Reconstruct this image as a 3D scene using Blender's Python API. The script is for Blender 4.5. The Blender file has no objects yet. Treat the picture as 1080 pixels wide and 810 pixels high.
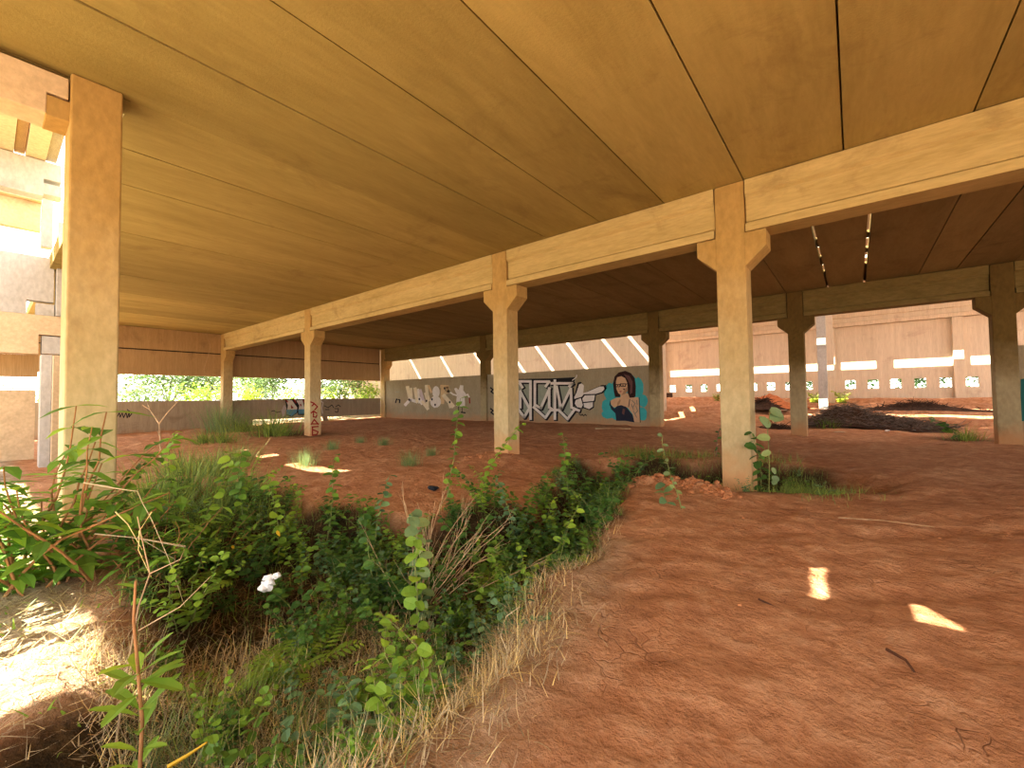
import bpy, math, random
import numpy as np
from mathutils import Vector, Matrix
random.seed(7); np.random.seed(7)
rnd = random.random
U = random.uniform
scene = bpy.context.scene
C = bpy.data.collections.new('place'); scene.collection.children.link(C)

# ------------------------------------------------------------------ camera
F_PX, YAW, PITCH, ROLL, EYE = 448.5, -0.678, 0.033, -0.0127, 1.4
Fv = Vector((math.sin(YAW)*math.cos(PITCH), math.cos(YAW)*math.cos(PITCH), math.sin(PITCH)))
R0 = Vector((math.cos(YAW), -math.sin(YAW), 0)); U0 = R0.cross(Fv)
cr, sr = math.cos(ROLL), math.sin(ROLL)
Rv = R0*cr + U0*sr; Uv = U0*cr - R0*sr
cam_d = bpy.data.cameras.new('camera'); cam = bpy.data.objects.new('camera', cam_d)
scene.collection.objects.link(cam); scene.camera = cam
cam_d.sensor_width = 36; cam_d.lens = F_PX/1080*36; cam_d.clip_end = 500; cam_d.clip_start = .02
m = Matrix((Rv, Uv, -Fv)).transposed().to_4x4(); m.translation = (0, 0, EYE); cam.matrix_world = m
# surveyed points: where the line of sight to a point of the photograph meets a real plane of the building
def sight(u, v): return Fv + Rv*((u-540)/F_PX) - Uv*((v-405)/F_PX)
def on_x(u, v, x): d = sight(u, v); d = d*(x/d.x); return Vector((d.x, d.y, d.z+EYE))
def on_y(u, v, y): d = sight(u, v); d = d*(y/d.y); return Vector((d.x, d.y, d.z+EYE))
def on_z(u, v, z=0.): d = sight(u, v); d = d*((z-EYE)/d.z); return Vector((d.x, d.y, d.z+EYE))

# ------------------------------------------------------------------ materials
def new_mat(name):
    mt = bpy.data.materials.new(name); mt.use_nodes = True
    nt = mt.node_tree; b = nt.nodes['Principled BSDF']
    b.inputs['Roughness'].default_value = .9
    b.inputs['Specular IOR Level'].default_value = .15
    return mt, nt, b
def N(nt, t, **k):
    n = nt.nodes.new(t)
    for a, v in k.items():
        if a in n.inputs: n.inputs[a].default_value = v
        else: setattr(n, a, v)
    return n
def L(nt, a, b): nt.links.new(a, b)
def coords(nt, scale=(1, 1, 1)):
    g = N(nt, 'ShaderNodeNewGeometry'); mp = N(nt, 'ShaderNodeMapping'); mp.inputs['Scale'].default_value = scale
    L(nt, g.outputs['Position'], mp.inputs['Vector']); return mp.outputs['Vector']
def noise(nt, vec, scale, detail=4, rough=.6, dist=0):
    n = N(nt, 'ShaderNodeTexNoise'); n.inputs['Scale'].default_value = scale; n.inputs['Detail'].default_value = detail
    n.inputs['Roughness'].default_value = rough; n.inputs['Distortion'].default_value = dist
    L(nt, vec, n.inputs['Vector']); return n.outputs['Fac']
def ramp(nt, fac, stops):
    r = N(nt, 'ShaderNodeValToRGB'); e = r.color_ramp.elements
    while len(e) < len(stops): e.new(.5)
    for i, (p, c) in enumerate(stops):
        e[i].position = p; e[i].color = (*c, 1) if len(c) == 3 else c
    L(nt, fac, r.inputs['Fac']); return r.outputs['Color']
def mix(nt, fac, a, b, mode='MIX'):
    m_ = N(nt, 'ShaderNodeMix', data_type='RGBA', blend_type=mode)
    for s, v in ((0, fac), (6, a), (7, b)):
        if hasattr(v, 'is_linked') or hasattr(v, 'links'): L(nt, v, m_.inputs[s])
        else: m_.inputs[s].default_value = (*v, 1) if isinstance(v, tuple) and len(v) == 3 else v
    return m_.outputs[2]
def bump(nt, b, h, strength, dist=.02):
    n = N(nt, 'ShaderNodeBump'); n.inputs['Strength'].default_value = strength; n.inputs['Distance'].default_value = dist
    L(nt, h, n.inputs['Height']); L(nt, n.outputs['Normal'], b.inputs['Normal'])

def concrete(name, c1, c2, streak=(1, 1, 1), dirt=None, dirt_z=.5, stain=(.12, .07, .03), stain_amt=.5, bscale=1, fine=.35, planks=0, top=None, top_z=(1.5, 3.2)):
    mt, nt, b = new_mat(name)
    v = coords(nt); vs = coords(nt, streak)
    col = ramp(nt, noise(nt, vs, 1.6, 6, .65, .4), [(.3, c1), (.7, c2)])
    col = mix(nt, fine, col, ramp(nt, noise(nt, vs, 14, 3), [(.35, tuple(x*.8 for x in c1)), (.7, tuple(min(1, x*1.12) for x in c2))]))
    st = ramp(nt, noise(nt, v, .9, 7, .7, .6), [(.56, (0, 0, 0)), (.72, (1, 1, 1))])
    ms = N(nt, 'ShaderNodeMath', operation='MULTIPLY'); L(nt, st, ms.inputs[0]); ms.inputs[1].default_value = stain_amt
    col = mix(nt, ms.outputs[0], col, stain)
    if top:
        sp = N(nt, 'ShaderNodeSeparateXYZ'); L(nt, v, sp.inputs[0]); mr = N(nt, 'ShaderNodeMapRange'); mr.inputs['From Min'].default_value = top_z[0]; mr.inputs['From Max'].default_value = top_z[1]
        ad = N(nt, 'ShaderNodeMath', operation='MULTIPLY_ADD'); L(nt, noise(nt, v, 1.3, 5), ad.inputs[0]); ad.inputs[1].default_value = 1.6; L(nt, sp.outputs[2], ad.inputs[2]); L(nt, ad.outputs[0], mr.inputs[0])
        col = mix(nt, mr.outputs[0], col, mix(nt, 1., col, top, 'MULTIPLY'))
    if dirt:
        sp = N(nt, 'ShaderNodeSeparateXYZ'); L(nt, v, sp.inputs[0])
        ad = N(nt, 'ShaderNodeMath', operation='MULTIPLY_ADD'); L(nt, noise(nt, v, 3, 4), ad.inputs[0]); ad.inputs[1].default_value = .7; L(nt, sp.outputs[2], ad.inputs[2])
        fr = ramp(nt, ad.outputs[0], [(dirt_z*.55, (1, 1, 1)), (min(1, dirt_z*1.3), (0, 0, 0))])
        md = N(nt, 'ShaderNodeMath', operation='MULTIPLY'); L(nt, fr, md.inputs[0]); md.inputs[1].default_value = .8
        col = mix(nt, md.outputs[0], col, dirt)
    if planks:
        g = N(nt, 'ShaderNodeNewGeometry'); col = mix(nt, planks, col, ramp(nt, g.outputs['Random Per Island'], [(0, (.5, .48, .42)), (1, (1.0, 1.0, 1.0))]), 'MULTIPLY')
    L(nt, col, b.inputs['Base Color'])
    bump(nt, b, noise(nt, v, 35, 5), .25*bscale, .01)
    return mt
SOILC = (.42, .17, .075)
M = {}
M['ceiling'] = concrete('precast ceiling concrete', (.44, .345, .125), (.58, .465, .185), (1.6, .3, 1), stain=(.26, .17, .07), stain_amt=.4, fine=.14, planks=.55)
M['ceiling_shade'] = concrete('precast ceiling concrete with painted shade', (.27, .195, .075), (.37, .28, .12), (1.6, .3, 1), stain=(.14, .08, .03), stain_amt=.4, fine=.14, planks=.5)  # ceiling concrete darkened in its colour for the shade of the back bay
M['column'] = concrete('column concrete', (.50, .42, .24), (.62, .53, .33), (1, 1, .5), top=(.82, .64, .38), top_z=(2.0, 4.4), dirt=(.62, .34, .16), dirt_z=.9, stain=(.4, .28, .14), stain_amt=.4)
M['column_shade'] = concrete('sooty column concrete with painted shade', (.36, .30, .18), (.46, .39, .24), (1, 1, .5), dirt=(.5, .26, .12), dirt_z=.9, stain=(.1, .06, .02), stain_amt=.6, top=(.42, .33, .16), top_z=(2.2, 3.6))  # back row shade put into the colour, deepest at the top, plus soot stains
M['beam_shade'] = concrete('beam concrete with painted shade', (.20, .15, .05), (.28, .21, .08), (.5, 1, 1.6), stain=(.1, .06, .02), stain_amt=.4)  # beam concrete with the back row's shade put into its colour
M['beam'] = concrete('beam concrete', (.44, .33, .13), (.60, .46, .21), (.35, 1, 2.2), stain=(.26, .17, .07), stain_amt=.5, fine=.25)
M['wall'] = concrete('board marked wall concrete', (.36, .30, .22), (.50, .43, .32), (1.5, 4.5, .25), dirt=(.45, .24, .12), dirt_z=.45, stain=(.16, .12, .08))
M['panel'] = concrete('brown wall panel concrete', (.40, .26, .12), (.52, .36, .18), (1.5, 5, .2), stain=(.2, .12, .06))
M['grafwall'] = concrete('painted wall concrete', (.34, .29, .19), (.43, .37, .26), (2, 1, .4), dirt=(.55, .30, .16), dirt_z=.85, stain=(.3, .24, .16))
M['far'] = concrete('pale pink wall concrete', (.6, .51, .38), (.76, .66, .52), (3.5, 1, .15), dirt=(.62, .34, .2), dirt_z=1.2, stain=(.42, .28, .2))
M['grey'] = concrete('grey concrete', (.46, .43, .38), (.58, .55, .5), (1, 1, .5), stain=(.3, .27, .22))
M['tan'] = concrete('tan concrete', (.6, .46, .29), (.72, .57, .38), (1, 1, 1), stain=(.4, .28, .16))
M['joint'], nt, b = new_mat('dark joint'); b.inputs['Base Color'].default_value = (.05, .03, .015, 1)

def soil_mat():
    mt, nt, b = new_mat('red soil'); v = coords(nt)
    n1 = noise(nt, v, .55, 7, .62, .5); n2 = noise(nt, v, 4.2, 8, .66, .15); n3 = noise(nt, v, 26, 5, .7)
    col = ramp(nt, n1, [(.32, (.44, .20, .10)), (.5, (.63, .335, .18)), (.66, (.78, .48, .29))])
    col = mix(nt, .55, col, ramp(nt, n2, [(.33, (.36, .15, .065)), (.5, (.62, .32, .165)), (.66, (.88, .57, .36))]))
    col = mix(nt, .22, col, ramp(nt, n3, [(.35, (.22, .08, .035)), (.7, (.72, .42, .24))]))
    vo = N(nt, 'ShaderNodeTexVoronoi', feature='DISTANCE_TO_EDGE'); vo.inputs['Scale'].default_value = 5.5
    wv = N(nt, 'ShaderNodeVectorMath', operation='ADD'); nn = N(nt, 'ShaderNodeTexNoise'); nn.inputs['Scale'].default_value = 6
    L(nt, v, nn.inputs['Vector']); sc_ = N(nt, 'ShaderNodeVectorMath', operation='SCALE'); sc_.inputs['Scale'].default_value = .22
    L(nt, nn.outputs['Color'], sc_.inputs[0]); L(nt, v, wv.inputs[0]); L(nt, sc_.outputs[0], wv.inputs[1]); L(nt, wv.outputs[0], vo.inputs['Vector'])
    crack = ramp(nt, vo.outputs['Distance'], [(.0, (1, 1, 1)), (.035, (0, 0, 0))])
    cm = ramp(nt, noise(nt, v, 1.1, 3), [(.52, (0, 0, 0)), (.64, (1, 1, 1))])
    cf = N(nt, 'ShaderNodeMath', operation='MULTIPLY'); L(nt, crack, cf.inputs[0]); L(nt, cm, cf.inputs[1])
    cf2 = N(nt, 'ShaderNodeMath', operation='MULTIPLY'); L(nt, cf.outputs[0], cf2.inputs[0]); cf2.inputs[1].default_value = .45
    col = mix(nt, cf2.outputs[0], col, (.2, .07, .03))
    # green and dark litter where the vegetation grows, from the colour attribute painted on the terrain
    at = N(nt, 'ShaderNodeAttribute', attribute_name='growth')
    sep = N(nt, 'ShaderNodeSeparateColor'); L(nt, at.outputs['Color'], sep.inputs[0])
    col = mix(nt, sep.outputs[0], col, ramp(nt, noise(nt, v, 9, 5, .7), [(.35, (.045, .03, .014)), (.55, (.10, .065, .03)), (.72, (.2, .13, .06))]))
    col = mix(nt, sep.outputs[1], col, ramp(nt, noise(nt, v, 5, 6, .7), [(.35, (.36, .25, .15)), (.55, (.55, .43, .3)), (.72, (.72, .62, .46))]))
    L(nt, col, b.inputs['Base Color'])
    h = N(nt, 'ShaderNodeMath', operation='MULTIPLY_ADD'); L(nt, n2, h.inputs[0]); h.inputs[1].default_value = 5.0; L(nt, n3, h.inputs[2])
    h2 = N(nt, 'ShaderNodeMath', operation='SUBTRACT'); L(nt, h.outputs[0], h2.inputs[0]); L(nt, cf.outputs[0], h2.inputs[1])
    bump(nt, b, h2.outputs[0], .8, .035)
    return mt
M['soil'] = soil_mat()

def plain(name, c, rough=.9, var=.25, scale=8):
    mt, nt, b = new_mat(name); v = coords(nt)
    col = ramp(nt, noise(nt, v, scale, 4), [(.3, tuple(x*(1-var) for x in c)), (.7, tuple(min(1, x*(1+var)) for x in c))])
    L(nt, col, b.inputs['Base Color']); b.inputs['Roughness'].default_value = rough
    return mt
def leaf_mat(name, c, var=.35, trans=.35, rough=.5):
    mt, nt, b = new_mat(name); v = coords(nt)
    oi = N(nt, 'ShaderNodeNewGeometry')
    col = ramp(nt, oi.outputs['Random Per Island'], [(0, tuple(x*(1-var) for x in c)), (.6, c), (1, (min(1, c[0]*(1+var)*1.15), min(1, c[1]*(1+var)), c[2]))])
    L(nt, col, b.inputs['Base Color']); b.inputs['Roughness'].default_value = rough; b.inputs['Specular IOR Level'].default_value = .3
    tr = N(nt, 'ShaderNodeBsdfTranslucent'); L(nt, col, tr.inputs['Color'])
    ms = N(nt, 'ShaderNodeMixShader'); ms.inputs[0].default_value = trans
    L(nt, b.outputs[0], ms.inputs[1]); L(nt, tr.outputs[0], ms.inputs[2]); L(nt, ms.outputs[0], nt.nodes['Material Output'].inputs[0])
    return mt
M['leaf'] = leaf_mat('mid green leaf', (.21, .38, .07))
M['leafd'] = leaf_mat('dark green leaf', (.12, .25, .06))
M['leafb'] = leaf_mat('bright green leaf', (.36, .56, .09), .25, .45)
M['leafp'] = leaf_mat('pale green leaf', (.30, .42, .20), .2)
M['leafblue'] = leaf_mat('blue green leaf', (.21, .36, .18), .3)
M['lime'] = leaf_mat('sunlit lime foliage', (.42, .55, .10), .4, .4)
M['treeleaf'] = leaf_mat('grey green tree foliage', (.22, .33, .14), .4)
M['grass'] = leaf_mat('green grass', (.30, .42, .12), .4)
M['straw'] = leaf_mat('dry straw', (.68, .56, .36), .45, .2)
M['strawd'] = leaf_mat('dry brown litter', (.36, .24, .13), .4, .1)
M['yellow'] = leaf_mat('yellow leaf', (.75, .5, .04), .2)
M['twig'] = plain('dry twig', (.5, .36, .22), var=.3)
M['stem'] = plain('green stem', (.25, .28, .10))
M['brownstem'] = plain('red brown stem', (.42, .22, .1))
M['branch'] = plain('grey dead branch', (.21, .17, .145), var=.6)
M['bark'] = plain('bark', (.2, .15, .11))
M['white'] = plain('white plastic', (.8, .8, .8), .4, .08)
M['tealp'] = plain('teal plastic', (.12, .42, .36), .4, .1)
M['rubber'] = plain('black rubber', (.03, .035, .045), .6)
M['clod'] = plain('soil clod', (.52, .25, .12), var=.3, scale=12)
M['redpile'] = plain('loose red earth', (.58, .22, .09), var=.2, scale=6)
M['darkpile'] = plain('dark brush', (.10, .06, .04), var=.4, scale=12)
M['stick'] = plain('dark stick', (.13, .06, .035))
def paint(name, c): return plain(name, c, .7, .08, 5)
M['p_black'] = paint('black spray paint', (.025, .022, .025)); M['p_white'] = paint('white spray paint', (.74, .70, .66))
M['p_cream'] = paint('cream spray paint', (.74, .66, .5)); M['p_grey'] = paint('grey green spray paint', (.33, .36, .30))
M['p_orange'] = paint('pale orange spray paint', (.66, .50, .30))
M['p_teal'] = paint('turquoise spray paint', (.07, .42, .45)); M['p_skin'] = paint('skin tone paint', (.62, .42, .27))
M['p_skind'] = paint('skin shadow paint', (.42, .26, .16)); M['p_hair'] = paint('dark brown hair paint', (.045, .02, .018))
M['p_hair2'] = paint('hair highlight paint', (.17, .085, .075)); M['p_navy'] = paint('navy corset paint', (.03, .035, .06)); M['p_lip'] = paint('lip paint', (.4, .14, .12))
M['p_red'] = paint('dark red spray paint', (.33, .03, .025)); M['p_blue'] = paint('blue spray paint', (.16, .36, .5)); M['p_tattoo'] = paint('tattoo ink paint', (.28, .24, .2))
M['p_lilac'] = paint('lilac spray paint', (.6, .52, .55)); M['p_dteal'] = paint('dark teal spray paint', (.03, .15, .14))

# ------------------------------------------------------------------ mesh helpers
class MB:
    def __init__(s): s.v = []; s.f = []
    def add(s, vs, fs):
        n = len(s.v); s.v += [tuple(p) for p in vs]; s.f += [tuple(i+n for i in q) for q in fs]
    def box(s, x0, x1, y0, y1, z0, z1):
        s.add([(x, y, z) for x in (x0, x1) for y in (y0, y1) for z in (z0, z1)],
              [(0, 1, 3, 2), (4, 6, 7, 5), (0, 4, 5, 1), (2, 3, 7, 6), (0, 2, 6, 4), (1, 5, 7, 3)])
    def prism(s, prof, axis, a0, a1):
        """prof: counter-clockwise points; axis 'x': (y,z) points; 'y': (x,z) points; 'z': (x,y)"""
        n = len(prof)
        mk = {'x': lambda p, a: (a, p[0], p[1]), 'y': lambda p, a: (p[0], a, p[1]), 'z': lambda p, a: (p[0], p[1], a)}[axis]
        s.add([mk(p, a0) for p in prof] + [mk(p, a1) for p in prof],
              [tuple(range(n))[::-1], tuple(range(n, 2*n))] + [(i, (i+1) % n, n+(i+1) % n, n+i) for i in range(n)])
    def tube(s, pts, r0, r1=None, k=5):
        r1 = r0 if r1 is None else r1; pts = [Vector(p) for p in pts]; n = len(pts); vs = []
        for i, p in enumerate(pts):
            d = (pts[min(i+1, n-1)] - pts[max(i-1, 0)])
            if d.length < 1e-9: d = Vector((0, 0, 1))
            d.normalize(); a = d.cross(Vector((0, 0, 1)) if abs(d.z) < .9 else Vector((1, 0, 0))).normalized(); b2 = d.cross(a)
            r = r0 + (r1-r0)*i/max(1, n-1)
            vs += [p + (a*math.cos(t) + b2*math.sin(t))*r for t in [2*math.pi*j/k for j in range(k)]]
        fs = [(i*k+j, i*k+(j+1) % k, (i+1)*k+(j+1) % k, (i+1)*k+j) for i in range(n-1) for j in range(k)]
        fs += [tuple(range(k))[::-1], tuple((n-1)*k+j for j in range(k))]
        s.add(vs, fs)
    def leaf(s, p, d, up, ln, w, fold=.25, bend=.25, kind=0):
        d = Vector(d).normalized(); up = Vector(up)
        side = d.cross(up)
        if side.length < 1e-4: side = d.cross(Vector((1, .2, 0)))
        side.normalize(); n = side.cross(d).normalized(); p = Vector(p)
        prof = {0: [(.0, .04), (.3, .5), (.62, .42), (1, 0)], 1: [(0, .03), (.25, .3), (.6, .5), (.9, .3), (1, .0)], 2: [(0, .25), (.35, .5), (.75, .28), (1, 0)],
                3: [(0, .05), (.15, .42), (.5, .5), (.8, .42), (1, .1)]}[kind]
        vs = []; fs = []
        for t, hw in prof:
            c = p + d*(ln*t) - n*(bend*ln*t*t)
            vs += [c - side*(hw*w) + n*(fold*hw*w), c, c + side*(hw*w) + n*(fold*hw*w)]
        for i in range(len(prof)-1):
            a = i*3; fs += [(a, a+1, a+4, a+3), (a+1, a+2, a+5, a+4)]
        s.add(vs, fs)
    def blade(s, p, az, ln, w, lean, droop, seg=3):
        p = Vector(p); h = Vector((math.cos(az), math.sin(az), 0)); side = Vector((-h.y, h.x, 0)); vs = []; c = p.copy(); ang = lean
        for i in range(seg+1):
            hw = w*(1-i/seg)*.5 + w*.05
            vs += [c - side*hw, c + side*hw]
            c = c + (h*math.sin(ang) + Vector((0, 0, math.cos(ang))))*(ln/seg); ang += droop/seg
        s.add(vs, [(2*i, 2*i+1, 2*i+3, 2*i+2) for i in range(seg)])
    def lump(s, c, r, k=6, jit=.3, sq=.7):
        vs = []; rings = 4
        for i in range(1, rings):
            th = math.pi*i/rings
            for j in range(k):
                ph = 2*math.pi*j/k; q = r*(1+U(-jit, jit))
                vs.append((c[0]+q*math.sin(th)*math.cos(ph), c[1]+q*math.sin(th)*math.sin(ph), c[2]+q*sq*math.cos(th)))
        n = len(vs); vs += [(c[0], c[1], c[2]+r*sq), (c[0], c[1], c[2]-r*sq)]
        fs = [(i*k+j, (i+1)*k+j, (i+1)*k+(j+1) % k, i*k+(j+1) % k) for i in range(rings-2) for j in range(k)]
        fs += [(n, j, (j+1) % k) for j in range(k)] + [(n+1, (rings-2)*k+(j+1) % k, (rings-2)*k+j) for j in range(k)]
        s.add(vs, fs)
    def build(s, name, mat, parent=None, smooth=False, bevel=0, loc=None):
        me = bpy.data.meshes.new(name); me.from_pydata(s.v, [], s.f); me.update()
        if mat: me.materials.append(mat)
        if smooth: me.polygons.foreach_set('use_smooth', [True]*len(me.polygons))
        o = bpy.data.objects.new(name, me); C.objects.link(o)
        if parent: o.parent = parent
        if loc is not None: o.location = loc
        if bevel:
            b_ = o.modifiers.new('bevel', 'BEVEL'); b_.width = bevel; b_.segments = 2; b_.limit_method = 'ANGLE'
        return o
def tag(o, label=None, cat=None, group=None, kind=None):
    for k, v in (('label', label), ('category', cat), ('group', group), ('kind', kind)):
        if v: o[k] = v
    return o
def empty(name, loc=(0, 0, 0), rz=0):
    o = bpy.data.objects.new(name, None); C.objects.link(o); o.location = loc; o.rotation_euler = (0, 0, rz); o.empty_display_size = .2; return o
def copy_tree(o, parent=None):
    c = o.copy(); C.objects.link(c); c.parent = parent
    for ch in [x for x in KIDS.get(o.name, [])]: copy_tree(ch, c)
    return c
KIDS = {}
def reg(o, *ch): KIDS[o.name] = list(ch); return o

# ------------------------------------------------------------------ terrain
def segdist(px, py, poly, closed=True):
    d = np.full(px.shape, 1e9); n = len(poly)
    for i in range(n if closed else n-1):
        ax, ay = poly[i]; bx, by = poly[(i+1) % n]; ex, ey = bx-ax, by-ay
        t = np.clip(((px-ax)*ex+(py-ay)*ey)/(ex*ex+ey*ey+1e-12), 0, 1)
        d = np.minimum(d, np.hypot(px-ax-t*ex, py-ay-t*ey))
    return d
def inside(px, py, poly):
    r = np.zeros(px.shape, bool); n = len(poly)
    for i in range(n):
        ax, ay = poly[i]; bx, by = poly[(i+1) % n]
        c = ((ay > py) != (by > py)) & (px < (bx-ax)*(py-ay)/((by-ay) if by != ay else 1e-9)+ax); r ^= c
    return r
def sdist(px, py, poly): return segdist(px, py, poly)*np.where(inside(px, py, poly), 1, -1)
def ss(t): t = np.clip(t, 0, 1); return t*t*(3-2*t)
TRENCH = [(-1.15, -.6), (-1.38, 1.2), (-1.5, 1.9), (-1.7, 2.7), (-1.85, 3.6), (-2.25, 4.85), (-2.75, 6.3), (-2.5, 6.95), (-2.0, 7.05), (-1.45, 6.75), (-1.0, 7.2), (-.3, 7.7), (.6, 8.5),
          (.9, 9.6), (-.6, 9.9), (-2.3, 9.9), (-4.0, 8.95), (-5.1, 8.4), (-4.6, 7.0), (-3.75, 5.5), (-3.55, 4.6), (-4.0, 3.85), (-4.7, 3.15), (-5.9, 2.85), (-7.6, 2.7), (-8.2, 1.6), (-6.0, .9), (-4.4, .7), (-3.1, .4), (-2.6, -.6)]
_rs = np.random.RandomState(3)
_w = [(_rs.uniform(.4, 1.3), _rs.uniform(0, 6.28), _rs.uniform(0, 6.28)) for _ in range(8)] + [(_rs.uniform(1.6, 4), _rs.uniform(0, 6.28), _rs.uniform(0, 6.28)) for _ in range(10)] + [(_rs.uniform(5, 12), _rs.uniform(0, 6.28), _rs.uniform(0, 6.28)) for _ in range(14)]
def wob(x, y):
    h = np.zeros(np.shape(x))
    for k, a, p in _w: h = h + np.sin(k*(x*math.cos(a)+y*math.sin(a))*1.6+p)/(k+.5)
    return h
_lat = np.random.RandomState(11).rand(257, 257)
def vnoise(x, y, s_):
    x = x/s_; y = y/s_; xi = np.floor(x).astype(int); yi = np.floor(y).astype(int); fx = ss(x-xi); fy_ = ss(y-yi)
    a = _lat[yi % 257, xi % 257]; b_ = _lat[yi % 257, (xi+1) % 257]; c = _lat[(yi+1) % 257, xi % 257]; d = _lat[(yi+1) % 257, (xi+1) % 257]
    return (a*(1-fx)+b_*fx)*(1-fy_)+(c*(1-fx)+d*fx)*fy_-.5
def height(x, y):
    x = np.asarray(x, float); y = np.asarray(y, float)
    h = .2*ss((-x-2.5)/4)*ss((y-6)/8) + .012*wob(x, y) + .035*vnoise(x, y, .55) + .022*vnoise(x+y*.4, y-x*.4, .27) + .016*vnoise(x-y*.3, y+x*.3, .13)
    h = h + .10*ss((-x-9)/5)*ss((y-2)/3)*(1-ss((y-6)/8))
    d = sdist(x + .12*np.sin(3*y), y + .12*np.sin(3.3*x), TRENCH)
    depth = .5*np.where(x > -1.0, .45, 1.)*np.where(y < 1.5, .55+.3*np.clip(y, 0, 1.5), 1.) * (1-.5*ss((-x-4.4)/2.2))
    h = h - depth*ss(d/.55)
    # crumbly berm along the cut edge beside the column and a low mound at the middle column
    e = segdist(x, y, [(-2.65, 6.5), (-2.35, 6.9), (-1.95, 6.85), (-1.5, 6.6)], False)
    h = h + .10*np.exp(-(e/.16)**2)*(1+.5*np.sin(23*x)*np.sin(19*y))
    e = np.hypot(x+6.3, (y-7.3)); h = h + .16*np.exp(-(e/.75)**2)
    e = np.hypot(x+1.45, y-16.9); h = h + .06*np.exp(-(e/.8)**2)
    # wheel ruts in the trodden earth
    q = (x*.62 - y*.78); h = h - .02*np.exp(-((q+3.1)/.13)**2)*ss((x+2)/1) - .02*np.exp(-((q+4.4)/.13)**2)*ss((x+2)/1)
    # low terraces in the yard beyond the building
    for ys in (24.6, 27.4, 30.4, 33.4): h = h + .27*ss((y-ys)/.12)
    h = h - .25*ss((-x-25.5)/1.5)
    return h
def gz(x, y): return float(height(np.array([x]), np.array([y]))[0])
def axis(lo, a, b, hi, fine, coarse):
    xs = list(np.arange(a, b, fine)); x = a; s = fine
    pre = []
    while x > lo: s = min(coarse, s*1.12); x -= s; pre.append(x)
    x = xs[-1]; s = fine; post = []
    while x < hi: s = min(coarse, s*1.08); x += s; post.append(x)
    return np.array(pre[::-1] + xs + post)
gx = axis(-60, -8.5, 2.6, 30, .04, 1.6); gy = axis(-40, .2, 9.2, 38, .04, .35)
X_, Y_ = np.meshgrid(gx, gy); Z_ = height(X_, Y_)
nx, ny = len(gx), len(gy)
me = bpy.data.meshes.new('floor')
vv = np.stack([X_, Y_, Z_], -1).reshape(-1, 3)
ii = np.arange((ny-1)*(nx-1)); r_, c_ = ii//(nx-1), ii % (nx-1); a_ = r_*nx+c_
me.from_pydata(vv.tolist(), [], np.stack([a_, a_+1, a_+nx+1, a_+nx], -1).tolist())
me.polygons.foreach_set('use_smooth', [True]*len(me.polygons))
D_ = sdist(X_+.1*np.sin(5*Y_), Y_+.1*np.sin(4*X_), TRENCH)
grow = ss((D_+.12)/.4)*(1-.85*ss((X_+.6)/.5))
grow = np.maximum(grow, .8*np.exp(-((X_+.8)**2/.3+(Y_-8.2)**2/.4)))
for bx, by, br in ((-22.6, 7.4, 1.6), (-17.3, 7.4, 1.4), (-15.8, 7.6, 1.), (2.4, 18.4, .9)): grow = np.maximum(grow, .8*np.exp(-((X_-bx)**2+(Y_-by)**2)/br**2))
dry = ss((.62-Y_)/.3)*ss((-X_-2.9)/.4)
dry = np.maximum(dry, .65*np.exp(-(segdist(X_, Y_, [(-1.0, -.5), (-1.3, 1.3), (-1.55, 2.6), (-1.9, 3.8)], False)/.28)**2)); dry = np.where(X_ < -26, .9, dry); dry = np.maximum(dry, .85*ss((-Y_-.9)/1.2))  # last term: unseen ground behind the camera, paled to bounce light inside
grow = grow*(1-dry)
att = me.color_attributes.new('growth', 'FLOAT_COLOR', 'POINT')
cc = np.stack([grow, dry, 0*dry, 1+0*dry], -1).reshape(-1).astype(np.float32); att.data.foreach_set('color', cc)
me.materials.append(M['soil'])
fl = bpy.data.objects.new('floor', me); C.objects.link(fl); tag(fl, kind='structure')

# ------------------------------------------------------------------ building
H, BB = 4.8, 3.96          # ceiling and underside of the beams above the ground
Y1, Y2 = 7.46, 16.77
SUN = Vector((.79, .75, -1.))
def seam(k): return -6.27+1.25*k

def solid_cut(mb, name, mat, cutters):
    o = mb.build(name, mat)
    if cutters:
        cb = MB()
        for poly in cutters:                       # polygon of lit ground, swept up towards the sun
            t0, t1 = 4.4, 5.6
            lo = [(p[0]-SUN.x*(t0-p[2]), p[1]-SUN.y*(t0-p[2]), t0) for p in poly]; hi = [(p[0]-SUN.x*(t1-p[2]), p[1]-SUN.y*(t1-p[2]), t1) for p in poly]
            n = len(poly); cb.add(lo+hi, [tuple(range(n))[::-1], tuple(range(n, 2*n))] + [(i, (i+1) % n, n+(i+1) % n, n+i) for i in range(n)])
        co = cb.build('cut', None)
        md = o.modifiers.new('b', 'BOOLEAN'); md.object = co; md.operation = 'DIFFERENCE'; md.solver = 'EXACT'; md.use_self = True
        dg = bpy.context.evaluated_depsgraph_get(); dg.update()
        nm = bpy.data.meshes.new_from_object(o.evaluated_get(dg)); o.modifiers.clear(); o.data = nm
        bpy.data.objects.remove(co)
    return o
def lit(pts, z=0.):
    ps = [on_z(u, v, z) for u, v in pts]
    area = sum(ps[i].x*ps[(i+1) % len(ps)].y - ps[(i+1) % len(ps)].x*ps[i].y for i in range(len(ps)))
    return ps if area > 0 else ps[::-1]
ceil = MB()
ceil.box(-27.8, -25.11, .98, 17.3, H, H+.2)  # unseen eave, added to keep the sun out of the left opening
k = -17
while seam(k) < 13:                                 # front bay: one precast plank after another
    a, b2 = seam(k), seam(k+1); y0 = .98 if b2 < -6.2 else -3.75
    a = max(a, -25.1)
    if b2 > -25: ceil.box(a+.009, b2-.009, y0, 7.66, H+.012*abs(math.sin(k*5.1)), H+.22)
    k += 1
ceil2 = MB(); ceil_f = ceil; ceil = ceil2
k = -10
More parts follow.
